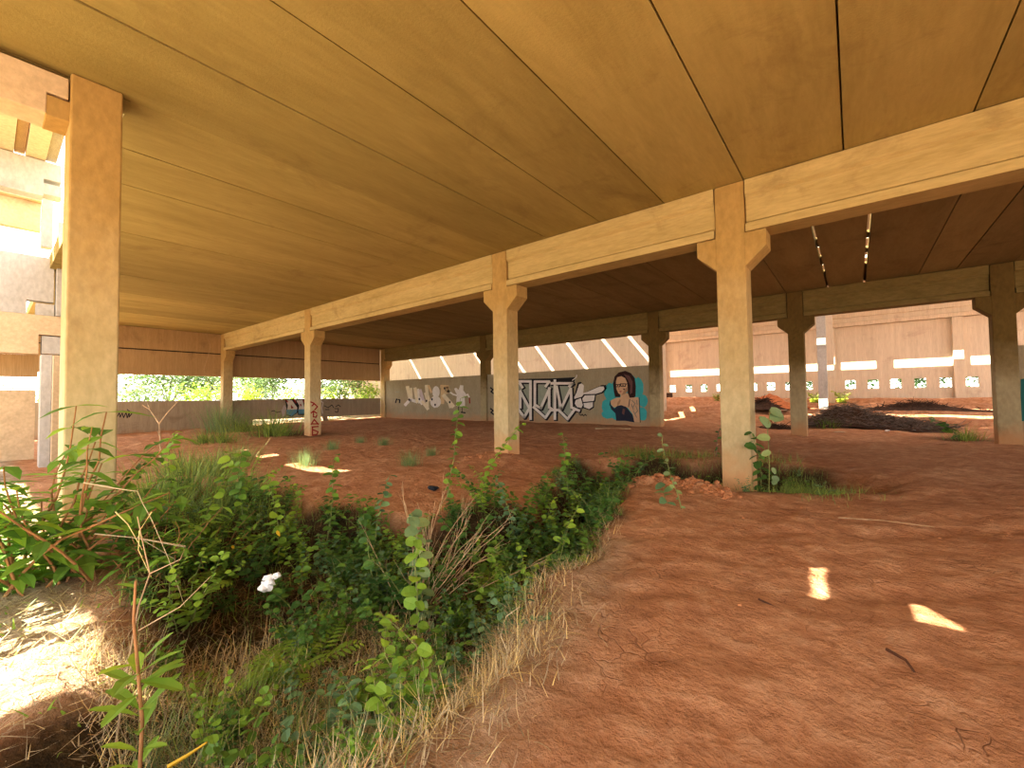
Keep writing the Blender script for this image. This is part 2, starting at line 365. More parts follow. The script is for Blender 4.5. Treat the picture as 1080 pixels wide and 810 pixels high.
xs = []; x = -25.1
for xa in [-25.1+1.16*i for i in range(16)]: xs.append(xa)
xs += [-6.46, -5.29, -4.03, -2.85, -1.69, -.57, .33, 1.53, 2.29, 3.34] + [3.34+1.19*i for i in range(1, 8)]
for a, b2 in zip(xs[:-1], xs[1:]):
    ga, gb = (.03 if q_ in (-.57, .33) else .009 for q_ in (a, b2))
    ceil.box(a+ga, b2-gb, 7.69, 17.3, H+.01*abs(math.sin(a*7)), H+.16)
ceil_f.box(-25.1, 12.5, .98, 7.68, H+.222, H+.36); ceil.box(-25.1, 12.5, 7.685, 8.96, H+.2215, H+.30); ceil.box(-25.1, 12.5, 7.69, 8.96, H+.162, H+.22); ceil_f.box(-6.6, 12.5, -3.75, .978, H+.222, H+.36); ceil_f.box(-6.6, -6.28, -3.75, .978, H, H+.22)
# topping over the back bay, left open along two failed seams
s1, s2 = -.57, .33
for a, b2 in ((-25.1, s1-.03), (s1+.03, s2-.03), (s2+.03, 12.5)): ceil.box(a, b2, 8.962, 17.3, H+.162, H+.22)
for s_, ys in ((s1, ((9.6, .9), (10.9, 1.1), (12.6, 1.0), (14.4, .9))), (s2, ((9.3, 1.3), (10.9, 1.3), (12.6, .9), (13.9, 1.2)))):
    y = 8.962
    for q, l_ in ys:
        ceil.box(s_-.0295, s_+.0295, y, q, H+.162, H+.22); y = q+l_
    ceil.box(s_-.0295, s_+.0295, y, 17.3, H+.162, H+.22)
CUTS = [lit([(853, 597), (868, 596), (863, 629), (850, 625)]), lit([(953, 629), (968, 634), (1017, 663), (965, 653)])]
tag(solid_cut(ceil_f, 'ceiling', M['ceiling'], CUTS), kind='structure'); tag(ceil2.build('ceiling_back', M['ceiling_shade']), kind='structure')

def column(x, y, w, d, ztop, zbot, corbels, label, group=None, mat='column', cor_y=None, zc=BB):
    root = empty('concrete_column', (x+w/2, y+d/2, gz(x+w/2, y+d/2)))
    r0 = root.location
    mb = MB(); mb.box(-w/2, w/2, -d/2, d/2, zbot-r0.z, ztop-r0.z)
    mb.build('shaft', M[mat], root, bevel=.018)
    for sx in corbels:
        mb = MB(); z = zc-r0.z
        if sx in (-1, 1):
            a = sx*(w/2-.01); b_ = sx*(w/2+.29)
            pr = [(a, z), (a, z-.54), (b_, z-.26), (b_, z)]
            if sx > 0: pr = pr[::-1]
            mb.prism(pr, 'y', -d/2+.005, d/2-.005)
        else:
            sy = -1 if sx == 'n' else 1
            mb.prism([(sy*(d/2-.01), z), (sy*(d/2-.01), z-.23), (sy*(d/2+.17), z-.23), (sy*(d/2+.17), z)], 'x', -w/2+.01, w/2-.01)
        mb.build('corbel', M[mat], root, bevel=.012)
    tag(root, label, 'column', group, 'thing'); return root
G1 = 'front row of corbelled columns under the ceiling'; G2 = 'back row of corbelled columns'
column(-24.9, Y1, .45, .42, H-.004, -.3, (1,), 'square concrete column against the low parapet, bushes at its foot', G1)
cB = column(-15.93, Y1, .45, .42, H-.004, -.3, (-1, 1), 'concrete column with dark red letters sprayed down its side', G1)
column(-6.57, Y1, .43, .42, H-.004, -.3, (-1, 1), 'concrete column standing in a mound of red earth', G1)
column(-1.70, Y1, .43, .42, H-.004, -1.0, (-1, 1), 'tall concrete column with a climbing plant and grass at its foot', G1)
column(3.2, Y1, .43, .42, H-.004, -.3, (-1, 1), 'concrete column carrying the end of the long front beam', G1)
column(-24.9, Y2, .45, .42, H-.004, -.3, (1,), 'concrete column in the corner between the parapet and the painted wall', G2)
column(-15.70, Y2, .42, .42, H-.004, -.3, (-1, 1), 'shadowed concrete column between the white lettering and the black-outlined letters', G2, 'column_shade')
column(-6.43, Y2, .43, .42, H-.004, -.3, (-1, 1), 'concrete column beside the portrait of the woman in glasses', G2, 'column_shade')
column(-1.68, Y2, .44, .42, H-.004, -.3, (-1, 1), 'dark concrete column beside the heap of dead branches', G2, 'column_shade')
column(2.90, Y2, .43, .42, H-.004, -.3, (-1, 1), 'dark concrete column with a small bush at its foot', G2, 'column_shade')
column(7.8, Y2, .43, .42, H-.004, -.3, (-1, 1), 'concrete column at the end of the back beam', G2, 'column_shade')
# the column at the open edge, its side towards the yard
root = column(-6.6, .50, .45, .40, H-.004, -.5, (), 'wide pale concrete column at the edge of the overgrown bank', None)
mb = MB(); rz = root.location.z
mb.prism([(-.19, 4.29-rz), (-.37, 4.29-rz), (-.37, 4.50-rz), (-.19, 4.50-rz)][::-1], 'x', -.19, .178); mb.build('corbel', M['column'], root, bevel=.01)

def beam(x0, x1, y, label, group, d=.42, mat=None):
    mb = MB(); t, bz = H-.006, BB+.004; yb = y+d
    pr = [(y-.02, bz), (yb+.02, bz), (yb+.02, bz+.12), (yb-.05, bz+.15), (yb-.05, t-.30), (yb, t-.24), (yb, t), (y, t), (y, t-.23), (y+.05, t-.28), (y+.06, bz+.175), (y+.085, bz+.17), (y+.085, bz+.135), (y-.02, bz+.125)]
    mb.prism(pr, 'x', x0+.012, x1-.012)
    o = mb.build('concrete_beam', M['beam' if y == Y1 else 'beam_shade'], bevel=.006)
    return tag(o, label, 'beam', group, 'thing')
beam(-24.45, -15.93, Y1, 'flanged concrete beam from the parapet column to the column with red letters', 'front line of flanged beams')
beam(-15.48, -6.57, Y1, 'flanged concrete beam between the red-lettered column and the mound column', 'front line of flanged beams')
beam(-6.14, -1.70, Y1, 'flanged concrete beam between the mound column and the column with the climbing plant', 'front line of flanged beams')
beam(-1.27, 3.2, Y1, 'flanged concrete beam running out of view from the column with the climbing plant', 'front line of flanged beams')
beam(-24.45, -15.70, Y2, 'shadowed concrete beam above the white sprayed lettering', 'back line of flanged beams')
beam(-15.28, -6.43, Y2, 'shadowed concrete beam above the black-outlined lettering and the portrait', 'back line of flanged beams')
beam(-6.0, -1.68, Y2, 'shadowed concrete beam between the portrait column and the branch-heap column', 'back line of flanged beams')
beam(-1.24, 2.90, Y2, 'shadowed concrete beam above the heap of dead branches', 'back line of flanged beams')
beam(3.33, 7.8, Y2, 'shadowed concrete beam beyond the column with the small bush', 'back line of flanged beams')

# left side: upper panels, opening, parapet
WX = -24.9
mb = MB(); mb.box(WX-.18, WX-.002, .98, 16.75, 3.83, 4.799); mb.box(WX-.18, WX-.002, .98, 16.75, 2.67, 3.78)
wl = mb.build('wall_left_upper', M['panel'], bevel=.01); tag(wl, kind='structure')
mb = MB(); mb.box(WX-.16, WX-.06, .98, 16.75, 3.779, 3.831); mb.build('panel_joint', M['joint'], wl)
mb = MB(); mb.box(WX-.18, WX-.002, .98, 8.9, -.3, 1.47); mb.box(WX-.18, WX-.002, 8.92, 16.75, .42, 1.5); mb.box(WX-.16, WX-.02, 8.85, 8.97, -.3, 1.4)
for yy in (12.8,): mb.box(WX-.16, WX-.03, yy, yy+.3, -.3, .45)
wlp = mb.build('wall_left', M['wall'], bevel=.01); tag(wlp, kind='structure')
# painted wall at the back and its continuation on the right
mb = MB()
for xa, xb in ((-24.44, -15.71), (-15.27, -6.44)):
    mb.box(xa, xb, Y2+.1, Y2+.26, 1.51, 2.66); mb.box(xa, xb, Y2+.1, Y2+.26, -.2, 1.48); mb.box(xa, xb, Y2+.13, Y2+.24, 1.45, 1.52)
wb = mb.build('wall_back', M['grafwall'], bevel=.008); tag(wb, kind='structure')
mb = MB()
for xa, xb in ((3.34, 7.79), (8.24, 12)):
    mb.box(xa, xb, Y2+.1, Y2+.26, 1.505, 2.6); mb.box(xa, xb, Y2+.1, Y2+.26, -.2, 1.49); mb.box(xa, xb, Y2+.13, Y2+.24, 1.45, 1.52)
wr = mb.build('wall_back_right', M['grafwall'], bevel=.008); tag(wr, kind='structure')

# ------------------------------------------------------------------ paint on the walls
class Paint:
    """flat painted shapes on a wall face; successive coats sit a millimetre or two proud of one another"""
    def __init__(s, to3, nrm): s.to3 = to3; s.n = Vector(nrm); s.layers = {}; s.coat = 0
    def poly(s, pts, mat):
        s.coat += 1; off = .003+.0004*s.coat
        mb_ = s.layers.setdefault(mat, MB()); ps = [s.to3(*p)+s.n*off for p in pts]
        import mathutils
        tri = mathutils.geometry.tessellate_polygon([ps])
        mb_.add(ps, [tuple(t) for t in tri])
    def line(s, pts, w, mat):
        for (a, b_) in zip(pts[:-1], pts[1:]):
            dx, dy = b_[0]-a[0], b_[1]-a[1]; l = math.hypot(dx, dy) or 1; dx, dy = dx/l*w/2, dy/l*w/2
            s.poly([(a[0]-dy-dx*.7, a[1]+dx-dy*.7), (b_[0]-dy+dx*.7, b_[1]+dx+dy*.7), (b_[0]+dy+dx*.7, b_[1]-dx+dy*.7), (a[0]+dy-dx*.7, a[1]-dx-dy*.7)], mat); s.coat -= 1
        s.coat += 1
    def blob(s, c, rx, ry, mat, n=16, jit=0.0):
        s.poly([(c[0]+rx*(1+U(-jit, jit))*math.cos(t), c[1]+ry*(1+U(-jit, jit))*math.sin(t)) for t in [2*math.pi*i/n for i in range(n)]], mat)
    def build(s, name, parent, names=None, label=None):
        root = empty(name); root.parent = parent
        if label: root['label'] = label
        for mt, mb_ in s.layers.items(): mb_.build((names or {}).get(mt, 'painted_shape'), M[mt], root)
        return root
fy = Y2+.1
def zm(ox, oy, sc): return lambda x, y: on_y(ox+x/sc, oy+y/sc, fy)
P = Paint(zm(540, 390, 10.8), (0, -1, 0))       # big outlined letters
P.poly([(30, 105), (460, 100), (720, 88), (722, 130), (690, 195), (700, 430), (640, 600), (520, 480), (380, 570), (245, 430), (240, 560), (200, 520), (140, 550), (40, 440)], 'p_grey')
P.poly([(60, 105), (460, 98), (725, 85), (690, 200), (660, 200), (690, 140), (60, 130)], 'p_black')
strokes = [[(60, 132), (215, 132)], [(212, 132), (212, 560)], [(90, 155), (120, 200)], [(95, 245), (95, 430)], [(60, 430), (140, 540), (205, 430)], [(95, 245), (190, 420)],
           [(262, 135), (425, 135), (385, 190)], [(262, 135), (262, 400), (330, 435), (430, 210)], [(425, 210), (425, 430), (480, 460)], [(248, 425), (382, 545), (440, 460), (530, 458)],
           [(450, 155), (690, 155), (655, 190)], [(490, 120), (490, 560)], [(510, 190), (560, 445), (670, 215)], [(672, 215), (680, 430), (765, 465)], [(535, 460), (635, 560), (705, 465)]]
for st in strokes: P.line([(x+12, y+8) for x, y in st], 46, 'p_black')
for st in strokes: P.line(st, 30, 'p_white')
P.line([(690, 120), (735, 85), (740, 60)], 10, 'p_white')
P.build('graffiti_lettering', wb, {'p_black': 'letter_outline', 'p_white': 'letter_stroke', 'p_grey': 'letter_fill'}, 'white letters with heavy black outlines over a grey fill')
P = Paint(zm(540, 390, 10.8), (0, -1, 0))       # pointing gloved hand
fing = [[(700, 330), (735, 260), (765, 165), (795, 155), (820, 180), (812, 265), (860, 250), (1000, 190), (1045, 190), (1055, 220), (1020, 255), (920, 285), (810, 320), (760, 350), (715, 400)],
        [(800, 330), (830, 292), (945, 288), (935, 350), (900, 375), (805, 372)], [(812, 380), (922, 368), (922, 420), (880, 448), (820, 425)], [(725, 345), (785, 322), (808, 400), (792, 436), (740, 425), (715, 385)]]
for f_ in fing:
    cx, cy = sum(p[0] for p in f_)/len(f_), sum(p[1] for p in f_)/len(f_)
    P.poly([(cx+(x-cx)*1.08+(9 if x > cx else -9), cy+(y-cy)*1.1+(9 if y > cy else -9)) for x, y in f_], 'p_black')
    P.poly(f_, 'p_white')
P.line([(765, 505), (790, 520), (800, 505), (815, 525), (835, 508), (850, 522)], 9, 'p_black')
P.build('painted_hand', wb, {'p_black': 'hand_outline', 'p_white': 'glove_fill'}, 'white cartoon glove pointing sideways')
P = Paint(zm(625, 385, 11.57), (0, -1, 0))      # portrait
for c_, rx, ry in (((210, 330), 70, 110), ((170, 500), 60, 80), ((190, 600), 80, 55), ((560, 280), 60, 130), ((620, 440), 55, 75), ((610, 600), 55, 80), ((400, 300), 180, 190), ((380, 560), 210, 120)): P.blob(c_, rx, ry, 'p_teal', 18, .07)
P.poly([(250, 230), (270, 140), (320, 90), (400, 72), (470, 100), (515, 160), (528, 260), (525, 380), (480, 420), (430, 400), (430, 300), (330, 330), (340, 390), (275, 390), (262, 330)], 'p_hair')
P.poly([(380, 110), (450, 130), (490, 200), (485, 340), (455, 360), (460, 250), (430, 180)], 'p_hair2')
P.poly([(345, 360), (430, 340), (455, 400), (560, 390), (578, 700), (510, 690), (490, 600), (430, 520), (330, 500), (260, 520), (225, 480), (225, 430), (290, 400), (340, 395)], 'p_skin')
P.poly([(285, 200), (300, 150), (350, 135), (400, 160), (425, 220), (430, 300), (400, 350), (350, 368), (315, 345), (290, 290)], 'p_skin')
P.poly([(390, 300), (425, 260), (430, 320), (395, 352), (355, 368)], 'p_skind')
P.poly([(300, 470), (330, 420), (345, 430), (330, 470), (300, 510)], 'p_skind')
P.poly([(215, 430), (225, 490), (270, 530), (300, 500), (350, 490), (410, 510), (450, 560), (490, 610), (512, 700), (400, 680), (290, 680), (280, 590), (230, 540), (207, 480)], 'p_navy')
P.poly([(370, 530), (400, 540), (385, 610), (360, 590)], 'p_hair2')
P.line([(455, 420), (440, 510)], 9, 'p_navy'); P.line([(570, 400), (582, 700)], 8, 'p_black')
for a in ((275, 238, 335, 265), (340, 230, 405, 260)):
    x0, y0, x1, y1 = a; P.line([(x0, y0), (x1, y0), (x1-4, y1), (x0+6, y1), (x0, y0)], 9, 'p_black')
P.line([(335, 240), (342, 238)], 8, 'p_black'); P.line([(405, 236), (432, 226)], 8, 'p_black')
P.blob((308, 250), 9, 6, 'p_hair'); P.blob((372, 246), 9, 6, 'p_hair')
P.line([(322, 262), (316, 296), (332, 300)], 5, 'p_skind'); P.poly([(322, 322), (345, 314), (362, 320), (345, 334)], 'p_lip'); P.blob((385, 295), 9, 9, 'p_hair')
for st in ([(480, 430), (520, 470), (490, 520)], [(530, 500), (550, 560), (515, 600)], [(500, 560), (540, 640)], [(540, 430), (545, 480)], [(475, 480), (500, 545)]): P.line(st, 10, 'p_tattoo')
P.build('painted_portrait', wb, {'p_teal': 'turquoise_halo', 'p_hair': 'dark_hair', 'p_hair2': 'hair_highlight', 'p_skin': 'painted_skin', 'p_skind': 'skin_shading', 'p_navy': 'corset', 'p_black': 'glasses', 'p_lip': 'lips', 'p_tattoo': 'arm_tattoo'},
        'painted woman with long dark hair, glasses and a navy corset')
P = Paint(zm(410, 395, 10.8), (0, -1, 0))       # pale bubble letters
for st, w, mt in (([(215, 145), (245, 290)], 40, 'p_cream'), ([(255, 160), (262, 290)], 26, 'p_cream'), ([(190, 345), (245, 285), (320, 310)], 34, 'p_white'), ([(300, 160), (325, 310)], 36, 'p_cream'), ([(335, 170), (350, 320)], 24, 'p_white'),
                  ([(360, 180), (400, 320)], 34, 'p_lilac'), ([(350, 270), (380, 330)], 36, 'p_white'), ([(430, 130), (440, 250), (440, 380)], 36, 'p_cream'), ([(385, 310), (445, 390)], 34, 'p_cream'), ([(455, 130), (485, 200)], 26, 'p_orange'), ([(430, 220), (450, 290)], 50, 'p_cream'),
                  ([(620, 140), (610, 320)], 46, 'p_orange'), ([(600, 135), (670, 140), (680, 190), (620, 230)], 36, 'p_orange'), ([(630, 240), (730, 360)], 46, 'p_cream'), ([(690, 340), (700, 375)], 24, 'p_cream')): P.line(st, w, mt)
P.blob((540, 200), 42, 68, 'p_white'); P.blob((535, 310), 62, 68, 'p_white'); P.poly([(495, 270), (580, 260), (560, 360), (520, 382)], 'p_white')
for c_ in ((232, 288), (350, 280), (432, 300), (495, 282), (530, 345), (637, 158), (696, 315)): P.blob(c_, 9, 14, 'p_black')
P.line([(80, 320), (92, 280), (100, 285)], 13, 'p_black'); P.line([(115, 285), (128, 290), (125, 320)], 14, 'p_black'); P.line([(80, 200), (125, 195)], 6, 'p_grey')
P.build('graffiti_lettering', wb, {'p_cream': 'letter_stroke', 'p_white': 'letter_highlight', 'p_black': 'black_dot', 'p_orange': 'orange_stroke', 'p_lilac': 'lilac_stroke', 'p_grey': 'faint_mark'}, 'cream and pale orange bubble letters')
P = Paint(zm(410, 395, 10.8), (0, -1, 0))       # little pale figure
P.poly([(775, 250), (865, 250), (870, 365), (765, 360)], 'p_white'); P.poly([(745, 160), (770, 150), (795, 175), (815, 120), (850, 125), (850, 180), (880, 220), (850, 250), (790, 250), (760, 195)], 'p_white')
P.line([(780, 240), (735, 225), (705, 205)], 18, 'p_white'); P.line([(865, 240), (900, 228), (915, 255)], 18, 'p_white'); P.line([(920, 270), (922, 325)], 13, 'p_red')
P.line([(795, 365), (792, 430)], 7, 'p_black'); P.line([(835, 365), (838, 430)], 7, 'p_black'); P.line([(758, 438), (798, 430)], 14, 'p_black'); P.line([(828, 430), (872, 436)], 14, 'p_black')
P.build('painted_figure', wb, {'p_white': 'figure_body', 'p_black': 'figure_leg', 'p_red': 'red_stick'}, 'small white figure on thin black legs')
P = Paint(zm(540, 390, 10.8), (0, -1, 0))       # marks by the shadowed column
P = Paint(lambda x, y: on_y(x, y, fy), (0, -1, 0))
for q in ((519, 412), (519, 434)): P.line([(q[0]-1.5, q[1]-3), (q[0]+1, q[1]-1), (q[0]-1, q[1]+1), (q[0]+1.5, q[1]+3)], 1.4, 'p_black')
P.build('spray_tag', wb)
P = Paint(lambda x, y: on_y(x, y, fy), (0, -1, 0))
P.poly([(1076.5, 400), (1100, 396), (1130, 400), (1130, 446), (1076.5, 444)], 'p_dteal'); P.line([(1085, 400), (1100, 440), (1118, 402)], 4, 'p_black')
P.build('graffiti_lettering', wr, None, 'dark teal painted patch')
# letters down the side of the column
cx_ = -15.93+.45
P = Paint(lambda x, y: on_x(280+x/10.8, 410+y/10.8, cx_), (1, 0, 0))
for st in ([(516, 150), (550, 165), (592, 205), (560, 240)], [(530, 195), (556, 168)], [(520, 275), (548, 255), (585, 280)], [(548, 255), (545, 320), (575, 325), (585, 300)], [(520, 405), (555, 350), (600, 405)], [(525, 400), (605, 400)],
           [(530, 435), (600, 430)], [(535, 435), (535, 530), (585, 520), (598, 490), (545, 470)]): P.line(st, 14, 'p_red')
g_ = P.build('spray_lettering', None, {'p_red': 'red_letter'}, 'dark red letters running down the column')
bpy.context.view_layer.update(); g_.parent = cB; g_.matrix_parent_inverse = cB.matrix_world.inverted()
# parapet paint
P = Paint(lambda x, y: on_x(280+x/10.8, 410+y/10.8, WX), (1, 0, 0))
P.poly([(180, 250), (215, 180), (235, 220), (220, 300), (195, 320)], 'p_lilac')
P.poly([(222, 120), (320, 120), (375, 200), (370, 270), (300, 320), (240, 300), (240, 220)], 'p_black')
P.poly([(232, 130), (300, 128), (362, 215), (355, 250), (245, 255), (255, 190)], 'p_white'); P.poly([(290, 180), (320, 220), (292, 228)], 'p_red')
P.poly([(238, 240), (362, 235), (355, 272), (300, 312), (242, 292)], 'p_blue')
P.poly([(340, 125), (470, 120), (480, 300), (370, 298), (365, 210)], 'p_black'); P.poly([(350, 135), (420, 125), (440, 200), (450, 240), (375, 240), (385, 190)], 'p_white'); P.poly([(372, 235), (470, 232), (470, 285), (376, 288)], 'p_blue')
P.poly([(385, 170), (410, 180), (402, 205)], 'p_red'); P.line([(225, 118), (250, 150)], 14, 'p_red'); P.line([(320, 118), (345, 160)], 14, 'p_red'); P.line([(420, 118), (445, 160)], 12, 'p_red')
P.line([(630, 140), (655, 160), (640, 220), (650, 280)], 12, 'p_white')
P.build('graffiti_lettering', wlp, {'p_white': 'letter_fill', 'p_black': 'letter_outline', 'p_blue': 'blue_fill', 'p_red': 'red_edge', 'p_lilac': 'lilac_flare'}, 'white and blue letters edged in dark red')
P = Paint(lambda x, y: on_x(x, y, WX), (1, 0, 0))
for st in ([(286, 434), (289, 433), (292, 435), (296, 434)], [(342, 428), (346, 430), (350, 427), (352, 430)], [(354, 429), (357, 427), (359, 429)], [(343, 432), (347, 432)], [(353, 431), (357, 431), (356, 435), (353, 434)]): P.line(st, .7, 'p_black')
P.build('spray_tag', wlp)
P = Paint(lambda x, y: on_x(120+x/6.75, 380+y/6.75, WX), (1, 0, 0))
P.line([(24, 400), (40, 375), (45, 405), (60, 375), (70, 408), (88, 370), (95, 410), (112, 365), (108, 405), (128, 380)], 6, 'p_black'); P.line([(95, 350), (130, 378)], 5, 'p_black')
P.build('spray_tag', wlp)

# ------------------------------------------------------------------ yard beyond: far wall with small windows, roof with gaps
FY = 36.
wins = [-11.83, -10.54, -9.37, -8.2, -5.9, -4.75, -3.6, -2.53, -.2, .95, 2.04, 3.16, 4.26, 5.35, 6.5, 7.6, 8.7]
mb = MB(); zt, z0w, z1w = 5.84, 1.72, 2.3
mb.box(-12.6, 16, FY, FY+.3, 0, z0w); mb.box(-12.6, 16, FY, FY+.3, z1w, zt)
xp = -12.6
for w_ in wins: mb.box(xp, w_-.27, FY, FY+.3, z0w, z1w); xp = w_+.27
mb.box(xp, 16, FY, FY+.3, z0w, z1w)
fw = mb.build('wall_far', M['far']); tag(fw, kind='structure')
for x_ in (-12.5, -7.1, -1.2, 4.78, 10.8):
    mb = MB(); mb.box(x_-.2, x_+.25, FY-.28, FY-.005, 1.0, 5.84)
    tag(mb.build('wall_pilaster', M['far'], bevel=.02), 'pale concrete pilaster on the wall of small square windows', 'pilaster', 'pilasters on the far wall', 'thing')
mb = MB(); mb.prism([(FY-.3, 5.86), (FY+.35, 5.86), (FY+.35, 6.9), (FY-.3, 6.9), (FY-.3, 6.45), (FY-.22, 6.4), (FY-.22, 6.12), (FY-.36, 6.08)], 'x', -12.6, 16)
tag(mb.build('concrete_beam', M['far']), 'pale concrete edge beam capping the far wall of small windows', 'beam', None, 'thing')
# taller plain wall closing the yard behind the painted wall
mb = MB(); mb.box(-48, -9.35, 27., 27.3, -.3, 7.5); tag(mb.build('wall_yard', M['far']), kind='structure')
mb = MB(); mb.box(-9.9, -9.38, 26.6, 26.99, -.3, 7.5); tag(mb.build('wall_pilaster', M['far'], bevel=.02), 'pale pilaster at the end of the plain yard wall', 'pilaster', None, 'thing')
# free columns in the yard
column(-1.62, 30.0, .43, .42, 7.5, .2, (), 'grey free-standing column in the yard, sunlit at its base', None, 'grey')
column(-1.38, 33.2, .42, .42, 7.5, .3, (), 'pinkish column behind the grey column in the yard', None, 'far')
# yard roof of planks with open gaps
RZ = 7.6
rb = MB(); 
slots = [32.47, 29.6, 27.4, 24.65, 21.6, 18.5]; slots_w = [.45, .3, .35, .5, .4, .16]
ys = 13.6  # roof carried back over the building, unseen, to block sun from the yard
for s_, w_ in sorted(zip(slots, slots_w)):
    rb.box(-9.2 if ys < 27 else -18, 18, ys, s_, RZ, RZ+.1); ys = s_+w_
rb.box(-18, 18, ys, 38.5, RZ, RZ+.1); rb.box(-18, -9.2, 27.0, 27.9, RZ, RZ+.1)
diag = []
for (u, v) in ((500, 372), (536, 368), (563, 363), (601, 366), (640, 364), (668, 361)):
    p = on_y(u, v, 27.); diag.append(p.x-SUN.x*(RZ-p.z))
diag = sorted(diag + [diag[0]-4.4, diag[0]-9])
xp = -50
for d_ in diag: rb.box(xp, d_-.17, 13.6, 26.99, RZ, RZ+.1); xp = d_+.17
rb.box(xp, -9.22, 13.6, 26.99, RZ, RZ+.1)
tag(rb.build('ceiling_yard', M['far']), kind='structure')

# ------------------------------------------------------------------ neighbouring storeys beyond the edge column
def part_box(name, mat, x0, x1, y0, y1, z0, z1, label, cat, group=None, kind='thing', bevel=.01):
    mb = MB(); mb.box(x0, x1, y0, y1, z0, z1); return tag(mb.build(name, M[mat], bevel=bevel), label, cat, group, kind)
def dapped(name, mat, x0, x1, y0, y1, z0, z1, label, cut=.2, fr=.5):
    """beam along y whose near end is notched below to sit on a corbel"""
    zc = z0+(z1-z0)*fr; mb = MB()
    mb.prism([(y0, z0), (y1-cut, z0), (y1-cut, zc), (y1, zc), (y1, z1), (y0, z1)], 'x', x0, x1)
    return tag(mb.build(name, M[mat], bevel=.01), label, 'beam', None, 'thing')
dapped('concrete_beam', 'tan', -6.55, -6.19, -3.5, .49, 4.30, 4.735, 'notched concrete beam resting on the corbel of the edge column', .15)
GX = -15.6
def Yx(u, x=GX): return on_x(u, 400, x).y
def Zx(v, x=GX, u=30): return on_x(u, v, x).z
dapped('concrete_beam', 'tan', GX-.4, GX, -3.5, Yx(68), Zx(373), Zx(331), 'tan notched beam above the brown panel beyond the edge column', .45)
part_box('corbel_block', 'grey', GX-.4, GX-.02, Yx(43), Yx(69), Zx(372), Zx(353), 'grey corbel block under the notch of the tan beam', 'corbel')
mb = MB(); mb.box(GX-.39, GX-.01, -3.45, -3.05, -.4, Zx(373)-.004); tag(mb.build('concrete_column', M['grey'], bevel=.01), 'grey column under the tan notched beam', 'column', None, 'thing')
dapped('parapet_panel', 'grey', GX-.3, GX-.05, -3.5, Yx(55), Zx(331), Zx(268), 'grey notched parapet panel standing on the tan beam', .45, .24)
part_box('corbel_block', 'grey', GX-.3, GX-.06, Yx(36), Yx(56), Zx(331), Zx(318), 'small grey block in the notch of the parapet panel', 'corbel')
mb = MB(); mb.box(GX-.9, GX-.7, -3.5, Yx(42), Zx(396), Zx(372)); tag(mb.build('wall_side_upper', M['panel']), kind='structure')
mb = MB(); mb.box(GX-.9, GX-.7, -3.5, Yx(40), -.3, Zx(411)); tag(mb.build('wall_side', M['tan']), kind='structure')
part_box('concrete_column', 'grey', GX+1.2, GX+1.6, on_x(41, 440, GX+1.4).y, on_x(53, 440, GX+1.4).y, -.3, Zx(374, GX+1.4), 'slim grey column between the tan wall and the edge column', 'column')
part_box('concrete_column', 'tan', GX+.3, GX+.6, on_x(54, 440, GX+.4).y, on_x(68, 440, GX+.4).y, -.3, Zx(374, GX+.4), 'narrow tan column half hidden behind the edge column', 'column')
part_box('concrete_column', 'grey', GX-.3, GX+.1, Yx(57), Yx(72), Zx(331), Zx(228), 'grey upper column behind the edge column', 'column')
dapped('concrete_beam', 'grey', GX-.4, GX, -3.5, Yx(60), Zx(203), Zx(165), 'light grey notched beam of the upper storey', .3)
part_box('corbel_block', 'grey', GX-.4, GX-.02, Yx(40), Yx(61), Zx(200), Zx(188), 'light grey block in the notch of the upper storey beam', 'corbel')
dapped('concrete_beam', 'tan', GX-1.6, GX-1.2, -3.5, Yx(60, GX-1.4), Zx(212, GX-1.4)+.01, Zx(196, GX-1.4), 'tan shelf edge below the light grey beam', .3)
mb = MB(); mb.box(GX-1.6, GX-1.3, -3.5, -3.1, -.4, 7.4); tag(mb.build('concrete_column', M['grey'], bevel=.01), 'grey column carrying the upper storey shelf', 'column', None, 'thing')
part_box('infill_slab', 'tan', GX-1.6, GX-1.4, -3.5, on_x(43, 220, GX-1.5).y, Zx(243, GX-1.5), Zx(213, GX-1.5), 'tan infill panel of the upper storey beside bright sky', 'panel')
part_box('concrete_column', 'grey', GX-1.0, GX-.7, on_x(44, 220, GX-.8).y, on_x(56, 220, GX-.8).y, Zx(258, GX-.8), Zx(207, GX-.8), 'short light grey post of the upper storey', 'column')
for i, (u0, u1, mt) in enumerate(((-60, -8, 'panel'), (-8, 15, 'tan'), (15, 27, 'panel'), (27, 49, 'tan'), (49, 61, 'wall'))):
    ya, yb = on_x(u0, 150, GX).y, on_x(u1, 150, GX).y; dz = 0 if mt in ('tan',) else .07
    part_box('roof_plank', mt, GX-.2, -8.6, ya+.004, yb-.004, Zx(165)+.02+dz, Zx(165)+.25, 'ribbed concrete plank of the upper storey ceiling', 'plank', 'planks of the upper storey ceiling', 'thing', .006)

mb = MB(); mb.box(-30, -8.45, -5.1, -1.55, 7.42, 7.6)  # unseen deck added to shade the floor; its gaps let sun patches through
for xa, xb in ((-30, -19.0), (-18.6, -17.9), (-16.6, -15.9), (-13.6, -8.45)): mb.box(xa, xb, -1.55, -.93, 7.42, 7.6)
tag(mb.build('unseen_shade_deck', M['tan']), kind='structure')
for xa, ya in ((-29.6, -4.9), (-29.6, -1.4), (-20, -4.9), (-9.2, -2.2)):
    mb = MB(); mb.box(xa, xa+.4, ya, ya+.4, -.4, 7.41); tag(mb.build('concrete_column', M['grey']), 'grey column holding up the added shade deck', 'column', 'columns of the added shade deck', 'thing')

